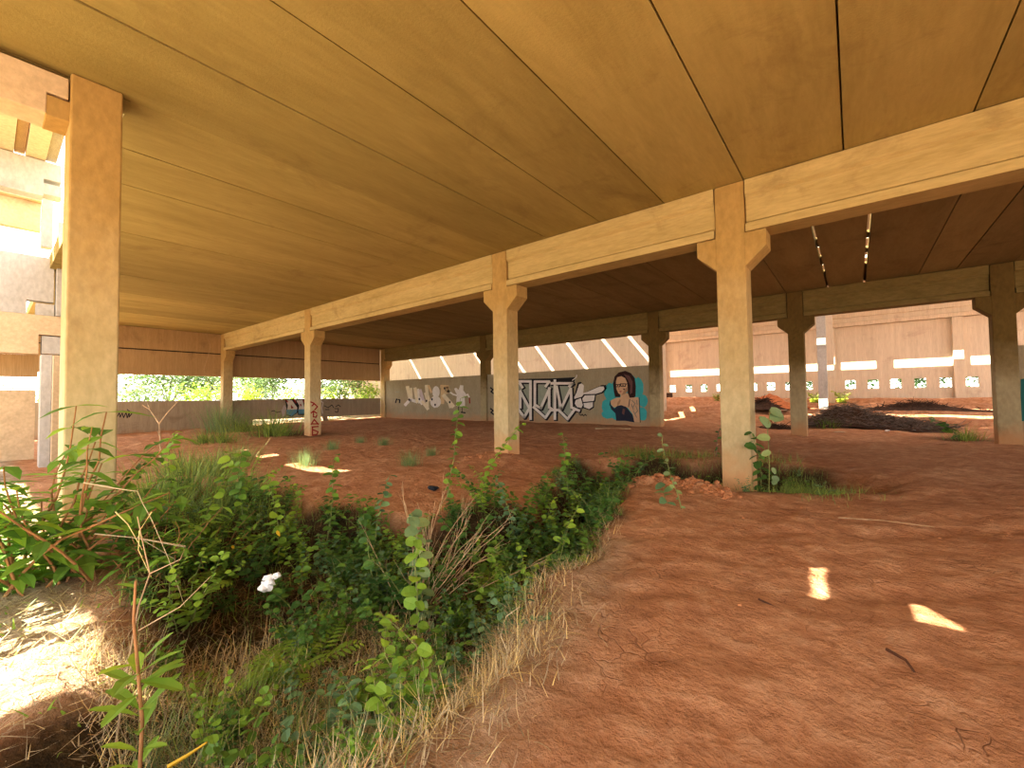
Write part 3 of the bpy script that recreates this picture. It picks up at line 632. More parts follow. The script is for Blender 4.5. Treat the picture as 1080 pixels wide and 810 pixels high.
# ------------------------------------------------------------------ plants
def wander(p, d, n, step, jit, grav=0.):
    pts = [Vector(p)]; d = Vector(d).normalized()
    for _ in range(n):
        d = (d + Vector((U(-jit, jit), U(-jit, jit), U(-jit, jit)-grav))).normalized(); pts.append(pts[-1]+d*step)
    return pts
def weed(name, h, stems, leaf_n, ln, w, lm, sm='stem', kind=3, spread=.5, opposite=True, twist=.25, droop=.02):
    root = empty(name); st, lf = MB(), MB()
    for s_ in range(stems):
        a = U(0, 6.28); sp = U(.1, spread)
        pts = wander((U(-.04, .04), U(-.04, .04), -.08), (math.cos(a)*sp, math.sin(a)*sp, 1), 9, h*U(.75, 1.1)/9, twist, droop)
        st.tube(pts, .006*h+.002, .0015, 4)
        for i in range(leaf_n):
            t = (i+1.5)/(leaf_n+1)*9; j = min(8, int(t)); p = pts[j].lerp(pts[j+1], t-int(t)) if t < 9 else pts[9]
            for q in ((0, 1) if opposite else (0,)):
                b_ = i*2.4+q*math.pi+U(-.4, .4); out = Vector((math.cos(b_), math.sin(b_), U(-.1, .6)))
                s1_ = U(.6, 1.15)*(1-.35*i/leaf_n)
                lf.leaf(p+out*.008, out, (U(-.8, .8), U(-.8, .8), 1), ln*s1_, w*s1_, .2, U(.1, .4), kind)
    a = st.build('stem', M[sm], root); b_ = lf.build('foliage', M[lm], root); reg(root, a, b_); return root
def fern(name, h, fronds, lm):
    root = empty(name); st, lf = MB(), MB()
    for s_ in range(fronds):
        a = U(0, 6.28); pts = wander((0, 0, -.03), (math.cos(a)*.8, math.sin(a)*.8, 1), 10, h/10, .05, .10); st.tube(pts, .004, .001, 4)
        for i in range(3, 11):
            d = (pts[i]-pts[i-1]).normalized(); sd = d.cross(Vector((0, 0, 1))).normalized(); k_ = h*.26*math.sin((i-1)/11*math.pi)+.01
            for q in (-1, 1): lf.leaf(pts[i], sd*q+d*.5, (0, 0, 1), k_, k_*.33, .1, .15, 0)
    a = st.build('stem', M['stem'], root); b_ = lf.build('frond', M[lm], root); reg(root, a, b_); return root
def tuft(name, n, ln, w, mat, spread=.12, lean=(.05, .7), droop=(.2, 1.2)):
    mb_ = MB()
    for _ in range(n):
        a = U(0, 6.28); r = abs(random.gauss(0, spread)); mb_.blade((r*math.cos(a), r*math.sin(a), -.04), a+U(-.6, .6), ln*U(.5, 1.1), w, U(*lean), U(*droop))
    return mb_.build(name, M[mat])
def put(o, x, y, s=1, rz=None, dz=0, first=[]):
    """the first use moves the plant itself, later ones copy it"""
    c = o if o.name not in first else copy_tree(o)
    first.append(o.name)
    c.location = (x, y, gz(x, y)+dz); c.scale = (s, s, s); c.rotation_euler = (0, 0, U(0, 6.28) if rz is None else rz); return c
def in_trench(x, y, m_=.1): return D_[min(ny-1, int(np.searchsorted(gy, y))), min(nx-1, int(np.searchsorted(gx, x)))] > m_

W = [weed('leafy_weed', .6, 4, 9, .10, .075, 'leaf'), weed('leafy_weed', .75, 3, 10, .11, .09, 'leafd'), weed('leafy_weed', .6, 5, 8, .085, .065, 'leafblue'),
     weed('leafy_weed', .85, 3, 12, .09, .08, 'leafb', twist=.35), weed('leafy_weed', .45, 6, 8, .13, .045, 'leafd', kind=0), weed('leafy_weed', .55, 6, 9, .09, .05, 'leaf', kind=0)]
wlab = 'low leafy green weed growing among others in the ditch'
n = 0; tries = 0
while n < 330 and tries < 9000:
    tries += 1; x, y = U(-8.2, .9), U(.6, 9.8)
    if not in_trench(x, y, .06): continue
    if y < 2.0 and rnd() < .45: continue
    if x < -5.5 and rnd() < .5: continue
    if x > -1.2 and (rnd() < .55 or x > -.4): continue
    if math.hypot(x+1.49, y-7.67) < .45: continue
    far = x > -1.2 or y > 6.6
    o = put(random.choice(W if rnd() < .75 else W[:3]), x, y, (U(.35, .55) if far else U(.65, 1.1)) * (.8 if y < 2.2 else 1)); tag(o, wlab, 'weed', 'leafy weeds in the ditch'); n += 1
for w_ in W: pass
FN = fern('fern', .38, 7, 'leafb')
for i, (u, v, s_) in enumerate(((325, 690, 1.0), (300, 700, .8), (330, 655, .8), (480, 650, .7), (235, 720, .8), (530, 600, .8), (550, 580, .7), (200, 640, .9))):
    p = on_z(u, v, -.35); tag(put(FN, p.x, p.y, s_), 'small bright fern with pinnate fronds low on the bank', 'fern', 'ferns on the bank')
# grass and straw nobody could count
def scatter(name, n, region, ln, w, mat, lean, droop, ok=None, seg=3):
    mb_ = MB(); xs = np.empty(n); ys_ = np.empty(n); i = 0
    while i < n:
        x, y = region()
        if ok and not ok(x, y): continue
        xs[i] = x; ys_[i] = y; i += 1
    zs = height(xs, ys_)
    for x, y, z in zip(xs, ys_, zs): mb_.blade((x, y, z-.01+U(0, .04)), U(0, 6.28), ln*U(.4, 1.2), w*U(.6, 1.2), U(*lean), U(*droop), seg)
    return tag(mb_.build(name, M[mat]), kind='stuff')
EDGE = [(-1.25, -.4), (-1.4, 1.2), (-1.55, 1.9), (-1.75, 2.7), (-1.95, 3.7), (-2.3, 4.85)]
def edge_pt():
    i = random.choice(range(len(EDGE)-1)); t = rnd(); a, b_ = EDGE[i], EDGE[i+1]; wd = .34 if i < 3 else .16
    return a[0]+(b_[0]-a[0])*t+random.gauss(-.12, wd*.6), a[1]+(b_[1]-a[1])*t+random.gauss(0, .1)
scatter('dry_straw', 3300, edge_pt, .17, .0045, 'straw', (.5, 1.7), (-1.2, 1.8), None, 4)
def bank_pt(): return U(-3.6, -1.3), U(.35, 2.2)
scatter('dry_straw', 8500, bank_pt, .24, .0045, 'straw', (.4, 1.6), (-1.0, 1.8), lambda x, y: x < -1.35, 4)
scatter('dry_litter', 12000, lambda: (U(-8.3, -1.3), U(.3, 7.0)), .2, .006, 'strawd', (.8, 1.6), (-.3, .6), lambda x, y: in_trench(x, y, 0))
scatter('dry_litter', 3200, lambda: (U(-6.6, -2.7), U(-.6, .62)), .16, .005, 'straw', (1.1, 1.6), (-.2, .3))
scatter('dry_litter', 1400, lambda: (U(-12, -2.7), U(-2.5, .6)), .08, .012, 'leafb', (.5, 1.5), (.2, .9))
scatter('green_grass', 5000, lambda: (U(-8.2, -.4), U(.5, 9.9)), .2, .006, 'grass', (.05, .8), (.2, 1.2), lambda x, y: in_trench(x, y, .02))
scatter('green_grass', 2600, lambda: (random.gauss(-.8, .36), random.gauss(8.1, .36)), .16, .007, 'grass', (.05, .8), (.2, 1.0), lambda x, y: not (-1.75 < x < -1.2 and 7.4 < y < 7.95))
scatter('green_grass', 1600, lambda: (U(-4.5, -.8), random.gauss(9.6, .35)), .22, .008, 'grass', (.05, .8), (.2, 1.0))
GT = tuft('grass_tuft', 150, .45, .007, 'grass'); GS = tuft('grass_tuft', 120, .42, .006, 'leafp', .08)
for u, v, s_, o_, lb in ((385, 745, .75, GS, 'tall pale green grass tuft at the foot of the dry twigs'), (350, 720, .7, GS, None), (400, 700, .6, GS, None), (160, 790, .7, GS, None), (215, 760, .8, GT, None), (260, 730, .7, GT, None), (455, 690, .6, GT, None), (520, 640, .6, GT, None), (200, 800, .6, GS, None), (310, 770, .6, GT, None), (590, 600, .5, GT, None), (150, 560, .9, GT, None), (300, 560, .8, GT, None), (370, 590, .9, GT, None)):
    p = on_z(u, v, -.25); tag(put(o_, p.x, p.y, s_), lb or 'tuft of long thin grass on the overgrown bank', 'grass tuft', None if lb else 'grass tufts on the bank')

# hero plants
def at(u, v, z=0.): p = on_z(u, v, z); return p.x, p.y
# broad-leaved bush at the lower left edge, in front of the edge column
def bigbush():
    root = empty('broadleaf_bush'); st, lf, lf2 = MB(), MB(), MB()
    for s_ in range(18):
        a = U(0, 6.28); pts = wander((U(-.15, .15), U(-.15, .15), -.1), (math.cos(a)*.5, math.sin(a)*.5, 1), 8, U(.07, .135), .22, .03); st.tube(pts, .009, .003, 5)
        for i in range(2, 9):
            for q in (0, 1):
                b_ = i*2.3+q*3.14+U(-.4, .4); out = Vector((math.cos(b_), math.sin(b_), U(-.3, .5))); l = U(.11, .2)
                (lf if rnd() < .65 else lf2).leaf(pts[i], out, (0, 0, 1), l, l*.36, .25, U(.1, .5), 0)
    return tag(reg(root, st.build('stem', M['brownstem'], root), lf.build('foliage', M['leaf'], root), lf2.build('foliage', M['leafb'], root)), 'dense broad-leaved bush crowding the foot of the wide pale column', 'bush')
bb = bigbush(); bb.location = (-4.95, .45, gz(-4.95, .45)); bb.scale = (1.35,)*3 
bb2 = copy_tree(bb); bb2.location = (-5.1, .15, gz(-5.1, .15)); bb2.rotation_euler = (0, 0, 2.1); bb2.scale = (1.55,)*3; tag(bb2, 'tall broad-leaved bush standing in front of the tan wall')
bb3 = copy_tree(bb); bb3.location = (-4.7, .95, gz(-4.7, .95)); bb3.rotation_euler = (0, 0, 4.); bb3.scale = (.8,)*3; tag(bb3, 'smaller broad-leaved bush right behind the crowding bush, below the pale column')
bb4 = copy_tree(bb); bb4.location = (-5.3, 1.5, gz(-5.3, 1.5)); bb4.rotation_euler = (0, 0, 5.); bb4.scale = (.75,)*3; tag(bb4, 'broad-leaved bush on the bank just past the wide pale column')
# lime sapling
sx, sy = -2.32, .42
root = empty('sapling', (sx, sy, gz(sx, sy))); st, lf = MB(), MB()
pts = [(0, 0, -.1), (.02, .0, .15), (.01, .01, .36), (-.03, .0, .52), (-.07, -.01, .66), (-.10, 0, .78)]; st.tube(pts, .009, .005, 6)
for i, (h_, ln_) in enumerate(((.16, .10), (.22, .12), (.27, .13), (.32, .15), (.38, .17), (.40, .18), (.44, .19), (.47, .17), (.5, .2), (.53, .14))):
    for q in (0, 1):
        a = i*1.9+q*2.7+.4; lf.leaf((-.02*(h_ > .4), 0, h_), (math.cos(a), math.sin(a), U(.1, .9)), (0, 0, 1), ln_, ln_*.3, .2, U(.05, .35), 1)
lf.leaf((-.03, 0, .5), Rv + Vector((0, 0, .5)), (0, 0, 1), .22, .06, .2, .1, 0); lf.leaf((-.03, 0, .48), Rv*1 + Vector((0, 0, -.05)), (0, 0, 1), .2, .07, .2, .1, 1); lf.leaf((-.09, 0, .76), -Rv+Vector((0, 0, .2)), (0, 0, 1), .1, .03, .2, .1, 0)
st.build('stem', M['brownstem'], root, True); lf.build('foliage', M['leafb'], root); root.scale = (.95, .95, 1.3); tag(root, 'slender sapling with long lime green leaves and a brown stem', 'sapling')
# dry twig bundle
tx, ty = at(440, 645, -.45)
root = empty('dry_twig_bush', (tx, ty, gz(tx, ty))); mb = MB()
for s_ in range(26):
    a = U(0, 6.28); sp = U(.15, .75); dr = Vector((math.cos(a)*sp, math.sin(a)*sp, 1)) + Rv*U(-.1, .7)
    pts = wander((U(-.05, .05), U(-.05, .05), -.05), dr, 8, U(.09, .165), .12); mb.tube(pts, .006, .002, 4)
    for _ in range(4):
        j = random.randint(3, 7); mb.tube(wander(pts[j], (pts[j+1 if j < 8 else j]-pts[j-1])+Vector((U(-.08, .08), U(-.08, .08), 0)), 4, .07, .25), .0028, .001, 3)
mb.build('branch', M['twig'], root); tag(root, 'leafless bundle of pale dry twigs fanning up from the ditch', 'twigs')
# climbing and upright named plants
def hero(kind, x, y, h, lean, leaf_n, ln, w, lm, label, cat, sm='stem', jit=.1, k=3, name=None, start=1):
    root = empty(kind, (x, y, gz(x, y))); st, lf = MB(), MB()
    pts = wander((0, 0, -.05), (lean[0], lean[1], 1), 12, h/12, jit); st.tube(pts, .008, .003, 5)
    for i in range(leaf_n):
        t = start+(12-start)*i/max(1, leaf_n-1); j = min(11, int(t)); p = pts[j].lerp(pts[j+1], t-j); a = i*2.4; s_ = U(.7, 1.2)
        out = Vector((math.cos(a), math.sin(a), U(-.3, .4))); lf.leaf(p, out, (U(-.9, .9), U(-1.3, .3), .8), ln*s_, w*s_, .15, U(.1, .5), k)
    st.build('stem', M[sm], root); lf.build('foliage', M[lm], root); return tag(root, label, cat)
hero('climbing_vine', -1.17, 7.42, 1.25, (0, 0), 26, .15, .11, 'leafd', 'dark green vine climbing the corner of the tall column', 'vine')
root = empty('broadleaf_seedling', (-1.05, 7.35, gz(-1.05, 7.35))); st, lf = MB(), MB(); st.tube([(0, 0, -.1), (.03, 0, .5), (.02, 0, 1.0), (.06, 0, 1.3)], .008, .004)
for i, (h_, l) in enumerate(((1.3, .34), (1.18, .36), (1.05, .3), (.9, .26), (.7, .2), (.45, .18), (.3, .2), (.22, .16))): a = -.4+i*1.1; lf.leaf((.05, 0, h_), Rv*math.cos(a)+Vector((0, 0, .35*math.sin(a))), -Fv+Vector((0, 0, .5)), l*.68, l*.45, .15, .25, 3)
st.build('stem', M['stem'], root); lf.build('foliage', M['leafp'], root); tag(root, 'seedling with large pale round leaves beside the tall column', 'seedling')
hero('pale_leaved_weed', *at(719, 532, .05), 1.0, (-.05, 0), 16, .075, .055, 'leafp', 'thin pale-leaved weed rising from the crumbled edge', 'weed', jit=.12)
hero('pale_leaved_weed', *at(702, 530, .02), .3, (0, 0), 8, .12, .09, 'leafblue', 'small grey green weed against the foot of the tall column', 'weed')
hero('spiny_shrub', *at(755, 486, -.1), 1.3, (.0, 0), 18, .09, .06, 'leafd', 'thin dark shrub behind the tall column', 'shrub', 'branch', .2)
tw = []
heroes = [(470, 560, 1.5, (.15, .1), 26, .11, .08, 'leaf', 'tall leafy vine stem reaching up in front of the earth mound'), (505, 560, 1.3, (.3, .1), 26, .1, .07, 'leafb', 'bright leafy stem leaning over the mound beside the dry twigs'),
          (200, 600, 1.2, (.1, .2), 30, .11, .09, 'leafb', 'upright weed with bright round leaves near the white bag'), (260, 590, 1.25, (.25, .1), 30, .1, .08, 'leaf', 'round-leaved weed with a yellow leaf above the white bag'),
          (290, 600, 1.1, (.1, .2), 26, .1, .08, 'leafb', 'round-leaved weed just right of the white bag'), (445, 700, .95, (-.1, .1), 22, .1, .08, 'leafb', 'broad bright weed in front of the ditch, with blue green lower leaves'),
          (450, 660, 1.0, (0, .1), 22, .11, .09, 'leafp', 'pale-topped weed standing in the middle of the ditch'), (600, 545, 1.1, (.05, 0), 24, .1, .07, 'leaf', 'leafy stem standing in the ditch before the graffiti wall'),
          (640, 530, .9, (.25, 0), 24, .1, .07, 'leaf', 'leafy stem leaning across the cut edge'), (575, 610, .9, (.3, .1), 18, .09, .06, 'leafb', 'arching bright shoot low by the straw verge'),
          (545, 580, 1.0, (0, .1), 26, .09, .06, 'leafblue', 'blue green leafy weed deep in the ditch'), (390, 600, 1.2, (.05, .1), 26, .1, .07, 'leafblue', 'blue green weed behind the dry twigs'),
          (340, 590, 1.3, (.1, .1), 28, .1, .07, 'leaf', 'thin leafy weed against the red earth slope'), (120, 600, 1.0, (.2, .1), 26, .1, .08, 'leaf', 'round-leaved weed before the foot of the wide pale column'),
          (180, 560, 1.1, (.2, .1), 26, .12, .09, 'leafb', 'weed with broad light leaves right of the wide pale column'), (400, 640, .9, (-.3, .1), 22, .09, .07, 'leafd', 'dark weed entwined in the dry twigs')]
for u, v, h_, ln_, n_, l, w_, mt, lb in heroes:
    x, y = at(u, v, -.45); hero('tall_weed', x, y, h_*1.0, ln_, int(n_*1.3), l*.95, w_*.95, mt, lb, 'weed', jit=.14)
# blue green long leaf blades
mb = MB(); x, y = at(415, 770, -.2)
for i, l in enumerate((.55, .45, .3)): mb.blade((0, 0, -.03), math.atan2(Rv.y, Rv.x)+U(-.3, .3), l, .02, .35+.1*i, .3, 6)
o = mb.build('reed_clump', M['leafblue']); o.location = (x, y, gz(x, y)); tag(o, 'few long blue green blades standing out of the straw', 'reed')
# bare branching sapling and whips
mb = MB(); x, y = -8.4, 2.75
def toward(u, v, X0, Y0):   # point over the ground spot facing the camera plane at that spot
    d = sight(u, v); dep = Vector((X0, Y0, 0)).dot(Fv)-0; t = (Vector((X0, Y0, 0)).dot(Vector((Fv.x, Fv.y, 0))))/(d.dot(Vector((Fv.x, Fv.y, 0)))); p = d*t; return Vector((p.x, p.y, p.z+EYE))
def path(pts, X0, Y0): return [toward(u, v, X0, Y0) for u, v in pts]
def bare(name, lines, x, y, mat, label, cat='branch', r=.006):
    root = empty(name, (x, y, gz(x, y))); mb_ = MB()
    for ln_, rr in lines: mb_.tube([p-root.location for p in path(ln_, x, y)], r*rr, r*rr*.4, 5)
    mb_.build('branch', M[mat], root); return tag(root, label, cat)
x, y = at(170, 487, .1)
bare('bare_sapling', [([(170, 492), (169, 470), (168, 447)], 2), ([(168, 447), (158, 432), (150, 427)], 1.4), ([(168, 447), (176, 436), (187, 424)], 1.4), ([(158, 432), (155, 424)], 1), ([(169, 462), (165, 452)], 1)], x, y, 'twig', 'bare forked sapling in front of the parapet', 'sapling', .012)
x, y = at(225, 445, .15)
bare('bare_branch', [([(236, 440), (226, 412), (216, 393), (215, 390)], 1.4), ([(215, 390), (222, 366), (218, 352), (220, 346)], 1.2), ([(226, 412), (234, 402)], 1)], -22., 6.6, 'twig', 'thin crooked bare branch in front of the parapet column')
x, y = at(160, 620, -.3)
bare('dry_stalk', [([(88, 509), (110, 513), (122, 515), (135, 517), (145, 518), (150, 530), (160, 548), (178, 590), (195, 640)], 1), ([(160, 540), (147, 560), (146, 580), (160, 610)], 1), ([(122, 540), (135, 553), (150, 580)], 1), ([(100, 563), (140, 567), (195, 577)], 1), ([(145, 566), (185, 590), (150, 600)], .8)], x*.8, y*.8, 'straw', 'pale dry arching stalk crossing the wide column', 'stalk', .005)
x, y = at(150, 770, -.15)
bare('dry_stalk', [([(120, 800), (128, 745), (137, 690), (146, 640), (158, 605), (150, 570), (145, 545)], 1.4), ([(135, 700), (105, 745), (80, 765)], .8), ([(146, 665), (190, 640), (222, 608)], .9), ([(158, 605), (190, 590), (196, 576), (150, 568)], .8), ([(60, 782), (90, 770), (120, 740)], .7)], x, y, 'twig', 'long pale dry stalk beside the lime-leaved sapling', 'stalk', .004)
x, y = at(560, 640, -.1)
bare('dry_stalk', [([(560, 720), (540, 700), (528, 670), (534, 650), (548, 640)], 1), ([(540, 700), (520, 720), (500, 735)], .8), ([(540, 698), (565, 715), (582, 724)], .8), ([(560, 680), (556, 690), (560, 702)], .6)], *at(545, 700, -.02), 'straw', 'branched dry stalk lying out on the red earth', 'stalk', .004)
bare('dry_stalk', [([(460, 760), (472, 748), (490, 757), (500, 758)], 1), ([(472, 748), (440, 775)], 1)], *at(470, 765, 0), 'straw', 'short dry stalk on the earth near the straw verge', 'stalk', .004)
bare('dead_leaf', [([(178, 808), (200, 795), (218, 783)], 1.6)], *at(190, 800, -.05), 'yellow', 'orange yellow dead blade at the bottom of the bank', 'leaf', .006)
# dry blades on brighter patch, grass by far columns, bushes at columns
BU = tuft('grassy_bush', 260, 1.1, .018, 'leafp', .35, (.05, .6), (.1, .7)); BU2 = tuft('grassy_bush', 260, 1.0, .018, 'grass', .4, (.1, .9), (.3, 1.2))
p = at(231, 446, .25); tag(put(BU, -21.5, 6.5, 1.35), 'silvery green bush at the foot of the parapet column', 'bush'); tag(put(BU2, -20.2, 6.9, 1.0), 'darker grassy bush just beside the silvery green bush', 'bush')
tag(put(BU2, -17.1, 6.85, 1.35), 'spiky dark grass clump beside the red-lettered column', 'bush'); tag(put(BU2, -16.4, 6.9, .6), 'small grass clump at the base of the red-lettered column', 'bush')
tag(put(BU, *at(322, 488, .05), .42), 'sunlit pale grass tuft on the bright patch', 'grass tuft')
for u, v, s_ in ((190, 500, .7), (160, 530, .6), (235, 470, .7), (280, 530, .45), (215, 545, .6), (225, 500, .75), (250, 490, .6), (200, 520, .8), (235, 525, .7), (175, 545, .6), (260, 520, .5), (215, 470, .6)):
    tag(put(BU2, *at(u, v, .0), s_), 'wild grass clump on the far bank', 'grass clump', 'grass clumps on the far bank')
for u, v, s_ in ((405, 470, .3), (350, 475, .3), (432, 490, .35), (380, 468, .25), (455, 478, .25)):
    tag(put(BU, *at(u, v, .05), s_), 'sparse dry grass tuft on the red earth', 'grass tuft', 'sparse tufts on the earth')
hero('small_shrub', 2.35, 18.2, 1.0, (-.1, 0), 18, .22, .16, 'leafd', 'small dark shrub before the shadowed column with sunlit steps behind', 'shrub', 'branch', .25)
tag(put(BU2, 2.5, 18.0, .55), 'low green grass clump under the small dark shrub', 'grass clump')
# yellow leaves
for i, (u, v, z_) in enumerate(((292, 559, .2), (480, 492, .35), (245, 575, .0))):
    x, y = at(u, v, -.1); mb = MB(); p = on_z(u, v, z_); mb.leaf((0, 0, 0), -Uv+Rv*.4, -Fv, .07 if i < 2 else .04, .035, .1, .1, 0); o = mb.build('yellow_leaf', M['yellow']); o.location = p
    tag(o, ('single yellow leaf on a round-leaved weed near the white bag', 'single yellow leaf before the earth mound', 'tiny yellow leaf low in the weeds')[i], 'leaf')

# ------------------------------------------------------------------ loose things
def rock(name, r, mat):
    mb_ = MB(); mb_.lump((0, 0, 0), r, 7, .25, .65); return mb_.build(name, M[mat])
CL = [rock('earth_clod', .05, 'clod') for _ in range(4)]
for i in range(150):
    t = rnd(); e = [(-2.75, 6.3), (-2.5, 6.85), (-2.1, 6.85), (-1.75, 6.75), (-1.4, 6.5)]; j = min(3, int(t*4)); f_ = t*4-j
    x = e[j][0]+(e[j+1][0]-e[j][0])*f_+random.gauss(0, .09); y = e[j][1]+(e[j+1][1]-e[j][1])*f_+random.gauss(-.05, .1)
    s_ = U(.3, .9); o = put(CL[i % 4], x, y, s_, dz=.015*s_); tag(o, 'crumbled red clod on the cut edge before the tall column', 'clod', 'clods along the cut edge')
for i in range(26):
    a = U(0, 6.28); r = U(.3, .75); x, y = -6.3+r*math.cos(a), 7.2+r*math.sin(a)*.8
    tag(put(CL[i % 4], x, y, U(.3, .8), dz=.01), 'red clod heaped around the mound column', 'clod', 'clods around the mound column')
PB = [rock('pebble', .018, 'clod') for _ in range(2)]
for i in range(34):
    x, y = U(-1.3, 2.2), U(1.5, 7)
    tag(put(PB[i % 2], x, y, U(.3, .8), dz=.002), 'small pale pebble on the trodden red earth', 'pebble', 'pebbles on the earth')
# white bag
bx, by = at(285, 618, -.1)
root = MB()
for i in range(4): root.lump((U(-.04, .04), U(-.03, .03), .028*i), .045-.006*i, 9, .4, .8)
o = root.build('plastic_bag', M['white'], smooth=False); o.location = on_z(285, 616, .0); o.location = (o.location.x*.97, o.location.y*.97, .02)
tag(o, 'crumpled white plastic bag caught in the weeds', 'bag')
o = rock('rubber_shoe', .09, 'rubber'); p = on_z(457, 512, .05); o.location = (p.x, p.y, gz(p.x, p.y)+.03); o.scale = (1.3, .7, .6); tag(o, 'small black shoe lying on the red earth mound', 'shoe')
mb = MB(); mb.tube(wander((0, 0, .015), (1, -.3, 0), 6, .05, .12), .007, .003, 5); o = mb.build('stick', M['stick']); p = on_z(800, 636, 0); o.location = (p.x, p.y, gz(p.x, p.y)); tag(o, 'thin dark stick on the trodden earth', 'stick')
mb = MB(); mb.tube([(0, 0, .02), (.09, -.03, .02), (.15, -.1, .01)], .009, .005, 5); o = mb.build('stick', M['stick']); p = on_z(935, 688, 0); o.location = (p.x, p.y, gz(p.x, p.y)); o.rotation_euler = (0, 0, -.4); tag(o, 'short dark stick below the pointed patch of sunlight', 'stick')
mb = MB(); mb.tube([(0, 0, .03), (.4, .15, .03), (.8, .2, .02)], .006, .004, 5); o = mb.build('stick', M['twig']); p = on_z(884, 546, 0); o.location = (p.x, p.y, gz(p.x, p.y)); tag(o, 'long pale stick lying beyond the patches of sunlight', 'stick')
# board at the foot of the painted wall
for (u0, u1, v_, lb) in ((628, 665, 452, 'pale broken board at the foot of the wall below the portrait'), (417, 432, 439, 'white scrap at the foot of the white lettering')):
    a, b_ = on_z(u0, v_, .2), on_z(u1, v_, .2); mb = MB(); mb.box(0, (b_-a).length, 0, .12, 0, .04); o = mb.build('board', M['white' if u0 < 500 else 'tan']); o.location = (a.x, a.y, gz(a.x, a.y)+.005); o.rotation_euler = (0, 0, math.atan2(b_.y-a.y, b_.x-a.x)); tag(o, lb, 'board')
# heap of dead branches
hx, hy = .2, 23.0
root = empty('branch_heap', (hx, hy, gz(hx, hy)))
def heap_h(x, y): return 1.05*math.exp(-((x+.55)/1.15)**2-((y)/1.1)**2) + .38*math.exp(-((x-1.3)/1.0)**2-(y/.8)**2)
core = MB(); n_ = 26
vs = [(-2.3+5.2*i/n_, -1.5+3.*j/n_, heap_h(-2.3+5.2*i/n_, -1.5+3.*j/n_)*.8*(1+.15*math.sin(7*i)*math.cos(5*j))-.06) for j in range(n_+1) for i in range(n_+1)]
core.add(vs, [(j*(n_+1)+i, j*(n_+1)+i+1, (j+1)*(n_+1)+i+1, (j+1)*(n_+1)+i) for j in range(n_) for i in range(n_)])
core.build('packed_core', M['darkpile'], root)
mb = MB()
for _ in range(1500):
    x, y = U(-2.1, 2.7), U(-1.3, 1.2); h_ = heap_h(x, y)
    if h_ < .04: continue
    a = U(0, 6.28); mb.tube(wander((x, y, h_*U(.7, .95)), (math.cos(a), math.sin(a), U(-.15, .3)), 4, U(.06, .17), .25), .012, .004, 3)
mb.build('dead_branch', M['branch'], root); tag(mb and root, 'heap of grey dead branches with litter at its foot', 'heap'); bpy.data.objects['dead_branch']['kind'] = 'stuff'
tag(put(tuft('grass_clump', 200, .5, .02, 'leaf', .3), -.9, 21.9, 1.0), 'green grass clump growing out of the branch heap', 'grass clump')
for i, (u, v, s_, mt, lb) in enumerate(((920, 451, 1.3, 'white', 'white plastic scrap at the front of the branch heap'), (968, 449, 2.2, 'white', 'crumpled white sheet at the thin end of the branch heap'), (951, 452, 2.4, 'tealp', 'teal plastic sheet half under the branches'),
                                    (936, 454, .9, 'white', 'small white scrap between the two larger ones'), (987, 452, 1.0, 'white', 'white scrap beyond the crumpled sheet'), (886, 457, 1.8, 'tan', 'flat pale cardboard piece before the green end of the heap'), (963, 453, .9, 'white', 'tiny white scrap touching the teal sheet'))):
    o = rock('litter_piece', .1, mt); p = on_z(u, v, .03); o.location = (p.x, p.y, gz(p.x, p.y)+.04); o.scale = (s_, s_*.7, s_*.6 if mt != 'tan' else .3); o.name = 'plastic_scrap' if mt != 'tan' else 'cardboard_scrap'; tag(o, lb, 'scrap')
# low brush line on the steps, red earth pile, dark brush pile
def mound(name, x, y, rx, ry, h_, mat, label, cat, spiky=0, pk=1.6):
    root = empty(name, (x, y, gz(x, y))); core = MB(); n_ = 20
    core.add([(rx*1.5*(2*i/n_-1), ry*1.5*(2*j/n_-1), h_*math.exp(-((1.5*abs(2*i/n_-1))**pk+(1.5*abs(2*j/n_-1))**pk)*1.3)*(1+.12*math.sin(5*i+3*j))-.05) for j in range(n_+1) for i in range(n_+1)],
             [(j*(n_+1)+i, j*(n_+1)+i+1, (j+1)*(n_+1)+i+1, (j+1)*(n_+1)+i) for j in range(n_) for i in range(n_)])
    core.build('packed_core', M[mat], root, smooth=not spiky)
    if spiky:
        mb_ = MB()
        for _ in range(spiky):
            a = U(0, 6.28); r = abs(random.gauss(0, .5)); px_, py_ = rx*r*math.cos(a), ry*r*math.sin(a); b_ = U(0, 6.28)
            mb_.tube(wander((px_, py_, h_*math.exp(-(r**pk)*1.3)*U(.6, 1)), (math.cos(b_), math.sin(b_), U(-.1, .5)), 3, U(.08, .2), .3), .02, .006, 3)
        mb_.build('dead_branch', M[mat], root)['kind'] = 'stuff'
    return tag(root, label, cat)
mound('brush_heap', 2.3, 28.6, 2.1, .6, .42, 'darkpile', 'low line of dark brush lying on the sunlit steps', 'heap', 260)
p = on_y(812, 425, 29.2); mound('earth_pile', p.x, 29.2, 1.25, 1.0, .95, 'redpile', 'cone of loose red earth in the yard between two columns', 'earth pile', 0, 1.2)
p = on_y(805, 427, 27.8); mound('brush_heap', p.x, 27.8, .8, .5, .62, 'darkpile', 'dark brush heap in front of the red earth cone', 'heap', 160)
p = on_z(805, 451, 0); mound('brush_heap', p.x+.6, p.y, 1.0, .25, .12, 'darkpile', 'thin dark streak of brush beside the shadowed column', 'heap', 60)
mb = MB(); mb.box(-.35, .35, -.2, .2, 0, .35); o = mb.build('wooden_crate', M['darkpile'], bevel=.03); p = on_y(704, 419, 34.); o.location = (p.x, 34., gz(p.x, 34.)); tag(o, 'dark box lying at the end of the far steps', 'box')
